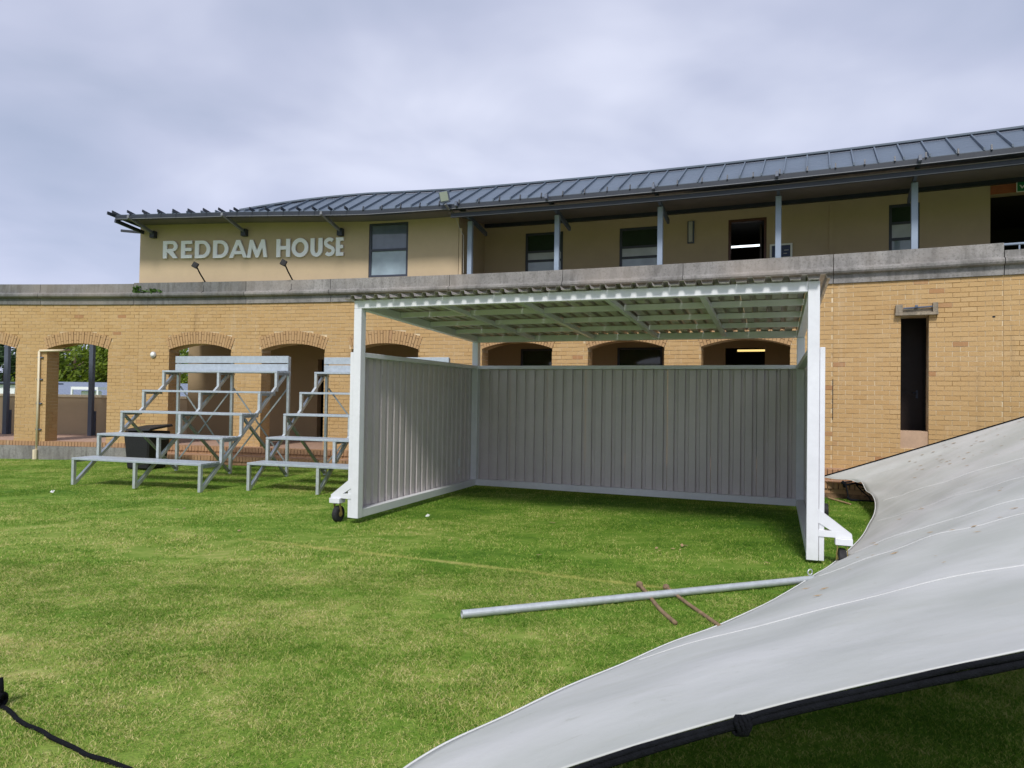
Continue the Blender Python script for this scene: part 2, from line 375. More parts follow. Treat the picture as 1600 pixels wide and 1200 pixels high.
def tarp_mat():
    m_, nt, b = mat_new('grey_canvas'); P = N(nt, 'ShaderNodeNewGeometry').outputs['Position']
    f1 = noise(nt, scaled(nt, P, (0.7, 1.6, 1)), 1.1, 5, 0.6); f2 = noise(nt, P, 9, 5, 0.7); f3 = noise(nt, scaled(nt, P, (0.5, 2.4, 1)), 3.0, 4, 0.6)
    c = mixc(nt, ramp(nt, f1, [(0.35, 0), (0.65, 1)]), (0.49, 0.51, 0.485), (0.60, 0.61, 0.605))
    c = mixc(nt, ramp(nt, f3, [(0.55, 0), (0.75, 0.3)]), c, (0.46, 0.47, 0.41))
    vo = noise(nt, scaled(nt, P, (1.2, 3.0, 1)), 5.5, 6, 0.75, 0.6)
    c = mixc(nt, ramp(nt, vo, [(0.60, 0), (0.72, 0.35)]), c, (0.36, 0.365, 0.32))
    c = mixc(nt, ramp(nt, f2, [(0.66, 0), (0.76, 0.55)]), c, (0.34, 0.35, 0.29))
    L(nt, c, b.inputs['Base Color']); b.inputs['Roughness'].default_value = 0.7; b.inputs['Specular IOR Level'].default_value = 0.25
    bn = N(nt, 'ShaderNodeBump', inp={'Strength': 0.25, 'Distance': 0.01}); L(nt, noise(nt, P, 14, 4, 0.6), bn.inputs['Height']); L(nt, bn.outputs[0], b.inputs['Normal'])
    t = N(nt, 'ShaderNodeBsdfTranslucent'); L(nt, c, t.inputs[0]); mx = N(nt, 'ShaderNodeMixShader', inp={0: 0.12})
    L(nt, b.outputs[0], mx.inputs[1]); L(nt, t.outputs[0], mx.inputs[2]); L(nt, mx.outputs[0], nt.nodes['Material Output'].inputs[0])
    return m_
M['tarp'] = tarp_mat(); M['tarp_edge'] = simple('canvas_hem', (0.62, 0.63, 0.62), 0.7, var=0.04)

# ------------------------------------------------------------------ ground
def build_ground():
    xs = [-400, -120, -60, -40, -30] + [-24 + i*0.8 for i in range(61)] + [30, 40, 60, 120, 400]
    ys = [-400, -100, -30, -12] + [-6 + i*0.6 for i in range(45)] + [24, 30, 45, 80, 160, 400, 900]
    mb = MB(); nx = len(xs)
    vs = [(x, y, ground_z(x, y) + (0.006*sin(x*2.1+y*1.3)*cos(y*1.7-x*0.6) if abs(x) < 20 and 1 < y < 18 else 0)) for y in ys for x in xs]
    fs = [(j*nx+i, j*nx+i+1, (j+1)*nx+i+1, (j+1)*nx+i) for j in range(len(ys)-1) for i in range(nx-1)]
    mb.add(vs, fs); o = mb.build('lawn', M['lawn'], smooth=True, kind='structure'); o['label'] = 'mown green lawn with dry straw coloured patches'
build_ground()

# ------------------------------------------------------------------ pavilion
PAV = empty('pavilion', (0, 14.63, 0), 0, 'yellow brick pavilion with arched openings, stone parapet and metal roofed upper floor', 'building')
ARCHES = [(-14.44, -12.79), (-11.965, -10.305), (-8.66, -6.99), (-6.185, -4.54), (-3.86, -2.20), (-0.70, 0.88), (1.64, 3.20), (3.90, 5.51)]
SLIT = (7.293, 7.715, 0.80, 3.10)
Z_FLOOR, Z_BT, Z_SPRING, Z_CROWN = 0.30, 3.725, 2.62, 2.765
S_MIN, S_MAX = -16.0, 11.6
THICK = 0.40
def arch_geo(a):
    c = (a[0]+a[1])/2; w = (a[1]-a[0])/2; h = Z_CROWN - Z_SPRING; R = (w*w + h*h)/(2*h); zc = Z_CROWN - R
    return c, w, R, zc
RING = 0.295
def arch_top(a, s):
    c, w, R, zc = arch_geo(a); return zc + sqrt(max(R*R - (s-c)**2, 0))
# mortar body
def build_body():
    mb = MB(); FO, BO = 0.007, THICK
    def quad(a, b, c, d): mb.add([a, b, c, d], [(0, 1, 2, 3)])
    def strip(s0, s1, z0, z1, z0b=None, z1b=None):  # front + back between s0,s1 from z0.. to z1
        z0b = z0 if z0b is None else z0b; z1b = z1 if z1b is None else z1b
        for o in (FO, BO): quad(W(s0, o, z0), W(s1, o, z0b), W(s1, o, z1b), W(s0, o, z1))
    ops = sorted([(a[0], a[1], 'arch', a) for a in ARCHES] + [(SLIT[0], SLIT[1], 'slit', None)])
    cur = S_MIN; ZB = 0.19
    for s0, s1, k, a in ops:
        r = srange(cur, s0, 0.5)
        for p, q in zip(r[:-1], r[1:]): strip(p, q, ZB, Z_BT)
        if k == 'arch':
            r = srange(s0, s1, 0.12)
            for p, q in zip(r[:-1], r[1:]):
                zp, zq = arch_top(a, p), arch_top(a, q)
                strip(p, q, zp, Z_BT, zq, Z_BT)
                quad(W(p, FO, zp), W(q, FO, zq), W(q, BO, zq), W(p, BO, zp))
            for s in (s0, s1): quad(W(s, FO, ZB), W(s, BO, ZB), W(s, BO, Z_SPRING), W(s, FO, Z_SPRING))
        else:
            strip(s0, s1, ZB, SLIT[2]); strip(s0, s1, SLIT[3], Z_BT)
            for s in (s0, s1): quad(W(s, FO, SLIT[2]), W(s, BO, SLIT[2]), W(s, BO, SLIT[3]), W(s, FO, SLIT[3]))
            for z in (SLIT[2], SLIT[3]): quad(W(s0, FO, z), W(s1, FO, z), W(s1, BO, z), W(s0, BO, z))
        cur = s1
    r = srange(cur, S_MAX, 0.5)
    for p, q in zip(r[:-1], r[1:]): strip(p, q, ZB, Z_BT)
    return mb.build('brick_wall', M['mortar'], PAV, ws=True)
WALL = build_body()
# bricks
BL, BH, CO = 0.222, 0.0735, 0.0835
JOINTS = (-9.49, 6.225, 8.772)
def excl(z0, z1):
    zm = (z0+z1)/2; out = []
    for a in ARCHES:
        c, w, R, zc = arch_geo(a); Re = R + RING
        th = math.asin(w/R); ze = zc + Re*cos(th)
        if zm < Z_SPRING: hw = w + 0.002
        elif zm < ze: hw = w + (zm - Z_SPRING)*math.tan(th)
        elif zm < zc + Re: hw = sqrt(max(Re*Re - (zm-zc)**2, 0)) + 0.004
        else: continue
        out.append((c-hw-0.002, c+hw+0.002))
    if SLIT[2] < zm < SLIT[3]: out.append((SLIT[0], SLIT[1]))
    return out
pieces = []
nco = int((Z_BT - Z_FLOOR)/CO); CO = (Z_BT - Z_FLOOR)/nco
for j in range(nco):
    z0 = Z_FLOOR + j*CO + 0.004; z1 = z0 + BH
    cuts = sorted(excl(z0, z1) + [(q-0.004, q+0.004) for q in JOINTS])
    s = S_MIN + (0.116 if j % 2 else 0.0)
    while s < S_MAX:
        segs = [(s, min(s+BL, S_MAX))]
        for c0, c1 in cuts:
            nx = []
            for p, q in segs:
                if c1 <= p or c0 >= q: nx.append((p, q)); continue
                if c0 - p > 0.03: nx.append((p, c0))
                if q - c1 > 0.03: nx.append((c1, q))
            segs = nx
        for p, q in segs: pieces.append((p, q, z0, z1))
        s += BL + 0.0105
def brick_pts(mb, p, q, z0, z1, d):
    f, bk = -d, 0.012; e = 0.004
    mb.add([W(p, f, z0), W(q, f, z0), W(q, f, z1), W(p, f, z1), W(p, bk, z0), W(q, bk, z0), W(q, bk, z1), W(p, bk, z1)],
           [(0, 1, 2, 3), (0, 4, 5, 1), (1, 5, 6, 2), (2, 6, 7, 3), (3, 7, 4, 0)])
def tarp_hides(s, z): return z < 0.75 + max(0, (s-6.6))*0.32
full = [b for b in pieces if b[1]-b[0] > BL-0.002 and 6.24 < b[0] and b[1] < 9.33 and not tarp_hides(b[0], b[2])]
def dist(b):
    p = W((b[0]+b[1])/2, 0, (b[2]+b[3])/2); return p[0]**2 + p[1]**2 + (p[2]-EYE)**2
full.sort(key=dist); solo = set(full[:300])
mbs = MB()
for b in pieces:
    if b not in solo: brick_pts(mbs, *b, random.uniform(-0.0015, 0.0025))
mbs.build('bricks', M['brick_i'], WALL, ws=True, kind='stuff')
bm_ = MB(); bm_.add([(-BL/2, 0, -BH/2), (BL/2, 0, -BH/2), (BL/2, 0, BH/2), (-BL/2, 0, BH/2), (-BL/2, .014, -BH/2), (BL/2, .014, -BH/2), (BL/2, .014, BH/2), (-BL/2, .014, BH/2)],
        [(0, 1, 2, 3), (0, 4, 5, 1), (1, 5, 6, 2), (2, 6, 7, 3), (3, 7, 4, 0)])
bme = bm_.mesh('brick')
for b in full[:300]:
    s = (b[0]+b[1])/2; o = put('brick', bme, M['brick_o'], WALL, True)
    o.location = W(s, random.uniform(-0.0025, 0.0015), (b[2]+b[3])/2); o.rotation_euler = (0, 0, ang(s))
# bricks on the reveals (jambs)
mbj = MB()
for a in ARCHES:
    for s, sg in ((a[0], 1), (a[1], -1)):
        for j in range(int((Z_SPRING-Z_FLOOR)/CO)):
            z0 = Z_FLOOR + j*CO + 0.004; z1 = z0 + BH
            for o0, o1 in (((0.0, 0.105), (0.115, 0.337), (0.347, THICK)) if j % 2 else ((0.0, 0.222), (0.232, THICK),)):
                e = sg*0.006
                mbj.add([W(s+e, o0, z0), W(s+e, o1, z0), W(s+e, o1, z1), W(s+e, o0, z1), W(s-e, o0, z0), W(s-e, o1, z0), W(s-e, o1, z1), W(s-e, o0, z1)],
                        [(0, 1, 2, 3), (0, 4, 5, 1), (1, 5, 6, 2), (2, 6, 7, 3), (3, 7, 4, 0)])
mbj.build('reveal_bricks', M['brick_i'], WALL, ws=True, kind='stuff')
# arch rings, brick by brick
for a in ARCHES:
    c, w, R, zc = arch_geo(a); th = math.asin(w/R); n = 25
    if a[1] < -12.7: rng = range(n//2-1, n)
    else: rng = range(n)
    mj = MB(); t_0 = -th + 2*th*rng[0]/n
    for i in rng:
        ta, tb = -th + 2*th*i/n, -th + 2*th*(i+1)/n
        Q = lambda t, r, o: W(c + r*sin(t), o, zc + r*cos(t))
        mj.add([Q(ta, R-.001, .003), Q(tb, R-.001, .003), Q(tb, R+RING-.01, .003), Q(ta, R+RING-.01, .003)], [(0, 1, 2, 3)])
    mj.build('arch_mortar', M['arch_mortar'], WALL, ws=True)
    for i in rng:
        jw = random.choice((0.0018, 0.0022, 0.0038)); t0 = -th + 2*th*i/n + 0.0018; t1 = -th + 2*th*(i+1)/n - jw
        mb = MB(); pr = 0.012 + random.uniform(-0.004, 0.004); r0, r1 = R, R + RING + random.uniform(-0.012, 0.004)
        def P(t, r, o): return W(c + r*sin(t), o, zc + r*cos(t))
        split = R + (0.222 if i % 2 else 0.073) if random.random() < 0.8 else None
        rr = [(r0, r1)] if split is None else [(r0, split-0.005), (split+0.005, r1)]
        for ra, rb in rr:
            mb.hexa([P(t0, ra, -pr), P(t1, ra, -pr), P(t1, ra, 0.05), P(t0, ra, 0.05), P(t0, rb, -pr), P(t1, rb, -pr), P(t1, rb, 0.05), P(t0, rb, 0.05)])
        mb.build('arch_brick', M['arch_brick'], WALL, ws=True)
# dark weathered holes in some arch bricks are left to the joints; plinth and steps
mb = MB(); curved_box(mb, S_MIN, -8.95, -0.05, 0.5, -0.35, 0.19); mb.build('plinth', M['plinth'], PAV, ws=True)
mb = MB(); curved_box(mb, -8.95, S_MAX, 0.004, 0.5, -0.35, 0.192); mb.build('footing', M['plinth'], PAV, ws=True)
def soldiers(mb, s0, s1, o0, o1, z0, z1, pitch=0.083):
    n = int((s1-s0)/pitch)
    for i in range(n):
        a = s0 + i*(s1-s0)/n + 0.006; b = s0 + (i+1)*(s1-s0)/n - 0.006; d = random.uniform(-0.003, 0.003)
        mb.hexa([W(a, o0+d, z0), W(b, o0+d, z0), W(b, o1, z0), W(a, o1, z0), W(a, o0+d, z1), W(b, o0+d, z1), W(b, o1, z1), W(a, o1, z1)])
mb = MB(); soldiers(mb, S_MIN, -8.95, -0.02, 0.20, 0.195, Z_FLOOR+0.004); mb.build('sill_bricks', M['paver_i'], PAV, ws=True, kind='stuff')
def steps(s0, s1, dz):
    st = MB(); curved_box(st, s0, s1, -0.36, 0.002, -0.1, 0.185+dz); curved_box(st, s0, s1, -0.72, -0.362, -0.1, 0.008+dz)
    o = st.build('steps', M['arch_mortar'], PAV, ws=True)  # dark body: shadow lines between the bricks put into its colour
    b2 = MB(); soldiers(b2, s0, s1, -0.40, -0.15, 0.19+dz, 0.30+dz); soldiers(b2, s0, s1, -0.76, -0.50, 0.012+dz, 0.12+dz)
    b2.build('soldier_bricks', M['paver_i'], o, ws=True, kind='stuff')
    b3 = MB(); 
    for z0, z1, off in ((0.12+dz, 0.183+dz, -0.366), (-0.07+dz, 0.004+dz, -0.726)):
        n = int((s1-s0)/0.232)
        for i in range(n):
            a = s0+i*(s1-s0)/n+0.005; b = s0+(i+1)*(s1-s0)/n-0.005
            b3.hexa([W(a, off, z0), W(b, off, z0), W(b, off+.1, z0), W(a, off+.1, z0), W(a, off, z1), W(b, off, z1), W(b, off+.1, z1), W(a, off+.1, z1)])
    b3.build('riser_bricks', M['paver_i'], o, ws=True, kind='stuff')
    b4 = MB(); curved_box(b4, s0, s1, -0.149, -0.002, 0.19+dz, 0.298+dz); curved_box(b4, s0, s1, -0.499, -0.367, 0.012+dz, 0.118+dz)
    b4.build('tread', M['paving'], o, ws=True)
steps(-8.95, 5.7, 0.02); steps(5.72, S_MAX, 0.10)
mb = MB(); curved_box(mb, S_MIN, S_MAX, 0.201, 3.2, 0.1, Z_FLOOR); mb.build('corridor_floor', M['paving'], PAV, ws=True)
# parapet blocks
PJ = [-16.0, -12.15, -9.62, -6.6, -4.4, -1.46, 1.1, 3.55, 6.22, 8.775, 11.6]
for p, q in zip(PJ[:-1], PJ[1:]):
    top = 4.232 if q < -9 else (4.255 if q < 9 else 4.13); g = 0.006; s0, s1 = p+g, q-g
    mt = M['conc_dark'] if q < -6 else M['conc']
    mb = MB(); curved_profile(mb, s0, s1, [(-0.035, Z_BT+0.002), (0.40, Z_BT+0.002), (0.40, top), (-0.05, top), (-0.055, 4.025), (-0.06, 4.012), (-0.12, 3.995), (-0.14, 3.97), (-0.14, 3.93), (-0.12, 3.90), (-0.06, 3.882), (-0.04, 3.875)])
    mb.build('parapet_block', mt, PAV, ws=True)
# ------------------------------------------------------------------ upper floor
def eave_z(s):
    pts = [(-30, 5.79), (-8.7, 5.79), (-6.7, 5.77), (-5.0, 5.715), (-3.4, 5.65), (30, 5.655)]
    for (a, za), (b, zb) in zip(pts[:-1], pts[1:]):
        if s <= b: return za + (zb-za)*(s-a)/(b-a)
    return 5.655
BLK0, BLK1 = -9.70, -1.385
WIN = (-3.60, -2.615, 4.315, 5.575)
def wall_with_openings(mb, s0, s1, o0, o1, z0, z1f, ops):
    cur = s0
    for a, b, za, zb in sorted(ops):
        if a > cur: curved_box(mb, cur, a, o0, o1, z0, z1f, 0.5)
        if za > z0: curved_box(mb, a, b, o0, o1, z0, za, 0.5)
        curved_box(mb, a, b, o0, o1, zb, z1f, 0.5)
        cur = b
    if cur < s1: curved_box(mb, cur, s1, o0, o1, z0, z1f, 0.5)
mb = MB(); wall_with_openings(mb, BLK0, BLK1, 0.25, 0.5, 3.6, lambda s: eave_z(s)-0.03, [WIN])
curved_box(mb, BLK0, BLK0+0.25, 0.502, 6.0, 3.6, lambda s: 5.75, 5); curved_box(mb, BLK1-0.22, BLK1, 0.502, 2.0, 3.6, 5.7, 5)
mb.build('facade_wall', M['plaster'], PAV, ws=True)
def window(s0, s1, z0, z1, off, parts, split):
    fr = MB(); t = 0.055
    for a, b, c, d in ((s0, s0+t, z0, z1), (s1-t, s1, z0, z1), (s0+t, s1-t, z0, z0+t), (s0+t, s1-t, z1-t, z1)):
        curved_box(fr, a, b, off+0.02, off+0.09, c, d, 3)
    zs = [z0+t] + split + [z1-t]
    for z in split: curved_box(fr, s0+t, s1-t, off+0.015, off+0.085, z-0.025, z+0.025, 3)
    o = fr.build('window', M['frame'], PAV, ws=True)
    for (a, b), mt in zip(zip(zs[:-1], zs[1:]), parts):
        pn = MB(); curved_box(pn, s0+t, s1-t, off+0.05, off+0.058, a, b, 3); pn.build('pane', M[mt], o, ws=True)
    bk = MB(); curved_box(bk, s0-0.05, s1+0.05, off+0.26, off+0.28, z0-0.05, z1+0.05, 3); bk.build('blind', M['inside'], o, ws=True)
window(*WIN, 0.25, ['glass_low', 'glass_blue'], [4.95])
# veranda back wall
VB = 2.0
VOPS = [(-0.36, 0.555, 4.25, 5.58), (1.87, 2.83, 4.25, 5.55), (4.22, 4.985, 3.5, 5.55), (7.236, 7.757, 4.2, 5.58), (8.89, 11.0, 3.5, 5.585)]
mb = MB(); wall_with_openings(mb, -1.6, 11.6, VB, VB+0.22, 3.5, 5.95, VOPS); mb.build('veranda_wall', M['plaster'], PAV, ws=True)
mb = MB(); curved_box(mb, 6.176, 6.258, VB-0.035, VB-0.002, 3.6, 5.7, 2); curved_box(mb, -1.37, -1.30, 0.24, 0.30, 4.0, 5.35, 2); mb.build('pilaster_strip', M['plaster'], PAV, ws=True)
window(*VOPS[0], VB, ['glass_low', 'glass_pale', 'glass_green'], [4.90, 5.12]); window(*VOPS[1], VB, ['glass_low', 'glass_pale', 'glass_green'], [4.86, 5.10]); window(*VOPS[3], VB, ['glass_low', 'glass_pale', 'glass_green'], [4.88, 5.2])
mb = MB()
for a, b, c, d in ((4.22, 4.27, 3.5, 5.55), (4.935, 4.985, 3.5, 5.55), (4.27, 4.935, 5.49, 5.55)): curved_box(mb, a, b, VB-0.01, VB+0.12, c, d, 3)
mb.build('door_frame', M['door_frame'], PAV, ws=True)
mb = MB(); curved_box(mb, 4.84, 4.88, VB+0.24, VB+0.95, 3.52, 5.46, 3); dl = mb.build('door', M['door'], PAV, ws=True)
# a room behind the door and behind the wide opening: closed, dim
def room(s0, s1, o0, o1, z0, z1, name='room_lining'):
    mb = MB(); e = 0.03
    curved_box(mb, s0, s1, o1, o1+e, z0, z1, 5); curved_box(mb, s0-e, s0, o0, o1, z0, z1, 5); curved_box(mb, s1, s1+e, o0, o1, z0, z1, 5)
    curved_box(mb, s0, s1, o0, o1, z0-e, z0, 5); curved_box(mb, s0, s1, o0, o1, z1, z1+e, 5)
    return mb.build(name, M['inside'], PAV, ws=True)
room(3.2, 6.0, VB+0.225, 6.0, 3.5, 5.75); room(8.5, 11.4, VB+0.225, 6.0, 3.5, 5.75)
mb = MB(); curved_box(mb, 8.89, 11.0, VB-0.012, VB-0.001, 5.59, 5.76, 2); mb.build('brick_band', M['redbrick'], PAV, ws=True)
# floors, soffit, roof
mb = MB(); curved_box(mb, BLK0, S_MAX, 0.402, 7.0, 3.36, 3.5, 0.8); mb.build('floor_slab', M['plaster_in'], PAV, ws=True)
for i, s in enumerate(srange(-1.36, 11.6, 0.9)[:-1]):
    s1 = s + 0.895
    mb = MB(); curved_profile(mb, s, s1 - 0.006, [(-0.45, 5.50), (VB-0.01, 5.86), (VB-0.01, 5.875), (-0.45, 5.515)], 0.5); mb.build('soffit_board', M['soffit'], PAV, ws=True)
mb = MB(); curved_box(mb, -1.36, 11.6, VB-0.10, VB-0.015, 5.765, 5.85); mb.build('wall_plate', M['roof_dark'], PAV, ws=True)
mb = MB(); r = lambda d: (lambda s: eave_z(s)+d)
curved_box(mb, BLK0-0.03, 11.6, -0.60, -0.46, r(-0.10), r(-0.005)); GUT = mb.build('gutter', M['roof_dark'], PAV, ws=True)
mb = MB(); curved_box(mb, BLK0-0.03, 11.6, -0.612, -0.602, r(-0.104), r(-0.092)); mb.build('gutter_lip', M['roof_line'], GUT, ws=True)
mb = MB(); curved_box(mb, -1.30, 11.6, -0.44, -0.38, 5.415, 5.498); EB = mb.build('eave_beam', M['roof_dark'], PAV, ws=True)
mb = MB(); curved_box(mb, -1.30, 11.6, -0.452, -0.442, 5.412, 5.424); mb.build('beam_lip', M['roof_line'], EB, ws=True)
mb = MB(); curved_box(mb, BLK0-0.02, BLK1, -0.455, 0.24, r(-0.035), r(-0.02)); mb.build('eave_lining', M['soffit'], PAV, ws=True)
# roof sheets + standing seams
def ridge(s):
    if s < -6.7: return (0.35, eave_z(s)+0.03)
    if s < -3.9:
        t = (s+6.7)/2.8; return (-0.2 + t*0.95, 5.88 + t*0.52 + 0.05*sin(pi*t))
    t = min((s+3.9)/2.4, 1); return (0.75, 6.40 - 0.045*t)
SP = 0.378
sv = [-9.73 + i*SP for i in range(int((11.6+9.73)/SP)+1)]
for a, b in zip(sv[:-1], sv[1:]):
    mb = MB(); (oa, za), (ob, zb) = ridge(a), ridge(b); ea, eb = eave_z(a)+0.012, eave_z(b)+0.012
    back = 0.0
    mb.add([W(a, -0.58, ea), W(b, -0.58, eb), W(b, ob, zb), W(a, oa, za), W(b, 4.0, zb-0.12), W(a, 4.0, za-0.12),
            W(a, -0.58, ea-0.03), W(b, -0.58, eb-0.03)], [(0, 1, 2, 3), (3, 2, 4, 5), (6, 7, 1, 0)])
    sh = mb.build('roof_sheet', M['roof'], PAV, ws=True)
    mb = MB(); k = 0.012; h = 0.045
    mb.hexa([W(a-k, -0.60, ea), W(a+k, -0.60, ea), W(a+k, oa, za), W(a-k, oa, za), W(a-k, -0.60, ea+h), W(a+k, -0.60, ea+h), W(a+k, oa, za+h), W(a-k, oa, za+h)])
    mb.build('standing_seam', M['roof'], sh, ws=True)
mb = MB(); rr = srange(-6.69, -3.9, 0.5)[:-1] + srange(-3.9, 11.6, 0.5)
for a, b in zip(rr[:-1], rr[1:]):
    (oa, za), (ob, zb) = ridge(a), ridge(b)
    mb.hexa([W(a, oa-0.06, za+0.02), W(b, ob-0.06, zb+0.02), W(b, ob+0.08, zb+0.03), W(a, oa+0.08, za+0.03), W(a, oa-0.06, za+0.055), W(b, ob-0.06, zb+0.055), W(b, ob+0.08, zb+0.06), W(a, oa+0.08, za+0.06)])
mb.build('ridge_cap', M['roof'], PAV, ws=True)
s = -9.72
while s < 11.4:
    left = s < -3.6
    mb = MB(); z = eave_z(s)
    if left: mb.bar(W(s, -0.72, z+0.05), W(s, -0.40, z+0.02), 0.02, 0.06)
    else: mb.bar(W(s, -0.62, z-0.01), W(s, -0.585, z+0.085), 0.022, 0.03)
    mb.build('gutter_strap', M['roof_dark'], GUT, ws=True); s += 0.40 if left else 0.455
# outriggers under the eave of the solid block
for s in (-9.30, -6.83, -4.30):
    z = eave_z(s); mb = MB()
    mb.bar(W(s, 0.25, z-0.27), W(s, -0.72, z-0.075), 0.05, 0.07); b_ = mb.build('eave_bracket', M['roof_line'], PAV, ws=True)
    mb = MB(); mb.bar(W(s, 0.13, z-0.29), W(s, 0.248, z-0.29), 0.13, 0.17); mb.build('bracket_shoe', M['roof_dark'], b_, ws=True)
mb = MB(); mb.bar(W(BLK0+0.1, 0.3, 5.70), W(-9.86, -0.70, 5.82), 0.04, 0.07); mb.bar(W(BLK0+0.1, 0.35, 5.56), W(-9.77, -0.55, 5.67), 0.05, 0.08); mb.bar(W(BLK0+0.05, 0.4, 5.60), W(-10.2, 0.2, 5.62), 0.04, 0.06)
mb.build('corner_strut', M['roof_dark'], PAV, ws=True)
# veranda columns with rafters
for s in (-1.085, 0.90, 3.06, 5.277, 7.51, 9.8):
    mb = MB(); hw = 0.052
    a = ang(s); p = W(s, 0.2, 0)
    ex = Vector((cos(a), sin(a), 0)); ey = Vector((-sin(a), cos(a), 0)); c = Vector((p[0], p[1], 0))
    P = lambda u, v, z: tuple(c + ex*u + ey*v + Vector((0, 0, z)))
    mb.hexa([P(-hw, -hw, 3.5), P(hw, -hw, 3.5), P(hw, hw, 3.5), P(-hw, hw, 3.5), P(-hw, -hw, 5.47), P(hw, -hw, 5.47), P(hw, hw, 5.47), P(-hw, hw, 5.47)])
    o = mb.build('veranda_column', M['column'], PAV, ws=True, bevel=0.006)
    mb = MB(); mb.bar(W(s, -0.70, 5.635), W(s, 1.25, 5.43), 0.05, 0.095)
    mb.build('rafter', M['post_dark'], o, ws=True)
# corridor rear wall with doors, low boundary wall
CB_ = 2.8
COPS = [(-6.2, -5.35, Z_FLOOR, 2.55), (-2.75, -1.9, Z_FLOOR, 2.65), (-0.67, 0.16, 1.2, 2.815), (1.70, 2.74, 1.2, 2.825), (4.107, 4.935, Z_FLOOR, 2.795)]
mb = MB(); wall_with_openings(mb, -9.99, 11.5, CB_, CB_+0.22, Z_FLOOR, 3.36, COPS); curved_box(mb, -9.99, -9.77, CB_+0.222, 7.0, Z_FLOOR, 3.36, 5)
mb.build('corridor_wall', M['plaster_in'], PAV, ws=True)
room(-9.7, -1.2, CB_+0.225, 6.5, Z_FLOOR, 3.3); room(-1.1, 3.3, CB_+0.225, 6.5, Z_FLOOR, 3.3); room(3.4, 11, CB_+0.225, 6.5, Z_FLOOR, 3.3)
mb = MB(); wall_with_openings(mb, BLK0, 11.6, 6.9, 7.0, 0.0, 5.9, []); mb.build('rear_wall', M['plaster'], PAV, ws=True)
for k in (2, 3):
    a, b, c, d = COPS[k]
    fr = MB()
    for p, q, e, f in ((a, a+.05, c, d), (b-.05, b, c, d), (a+.05, b-.05, d-.05, d), (a+.05, b-.05, c, c+.05)): curved_box(fr, p, q, CB_-0.01, CB_+0.08, e, f, 3)
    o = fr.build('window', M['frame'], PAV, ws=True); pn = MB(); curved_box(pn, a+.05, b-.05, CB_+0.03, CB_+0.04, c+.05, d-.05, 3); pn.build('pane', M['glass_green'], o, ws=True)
# narrow doorway at the right
mb = MB(); curved_box(mb, SLIT[0]-0.04, SLIT[1]+0.04, 1.30, 1.35, 0.9, SLIT[3]+0.2, 2); d_ = mb.build('narrow_door', M['door'], PAV, ws=True)
mb = MB(); mb.tube([W(7.66, 1.30, 1.78), W(7.66, 1.26, 1.78), W(7.59, 1.255, 1.78)], 0.009, 6); curved_box(mb, 7.643, 7.677, 1.292, 1.299, 1.68, 1.83, 2); mb.build('door_handle', M['post_dark'], d_, ws=True)
mb = MB(); curved_box(mb, SLIT[0]+0.002, SLIT[1]-0.002, 0.03, 0.398, SLIT[2]-0.1, 1.1, 2); mb.build('threshold', M['riser'], PAV, ws=True)
mb = MB(); curved_box(mb, SLIT[0]-0.09, SLIT[1]+0.13, -0.10, 0.0, 3.105, 3.15, 2); curved_box(mb, SLIT[0]-0.085, SLIT[0]+0.02, -0.095, 0, 3.152, 3.29, 2); curved_box(mb, SLIT[1]+0.05, SLIT[1]+0.125, -0.095, 0, 3.152, 3.31, 2)
curved_box(mb, SLIT[0]+0.022, SLIT[1]+0.048, -0.02, 0.0, 3.152, 3.22, 2)
o = mb.build('shutter_box', M['sill_stone'], PAV, ws=True)
mb = MB(); mb.tube([W(SLIT[0]+0.03, -0.06, 3.225), W(SLIT[1]+0.05, -0.06, 3.245)], 0.016, 8); mb.tube([W(7.50, -0.055, 3.25), W(7.545, -0.055, 3.25)], 0.032, 8); mb.build('shutter_axle', M['post_dark'], o, ws=True)
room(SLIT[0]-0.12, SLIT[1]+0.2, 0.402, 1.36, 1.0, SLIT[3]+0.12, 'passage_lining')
mb = MB()
for q in JOINTS: curved_box(mb, q-.0045, q+.0045, 0.001, .009, Z_FLOOR, Z_BT-.005, 2)
mb.build('movement_joint', M['joint'], WALL, ws=True)
# vertical crack at the movement joint and small holes
mb = MB(); curved_box(mb, 6.219, 6.231, -0.004, 0.006, 1.27, 2.0, 2); curved_box(mb, 8.62, 8.66, -0.003, 0.004, 3.03, 3.055, 1); mb.build('joint_crack', M['black'], PAV, ws=True)

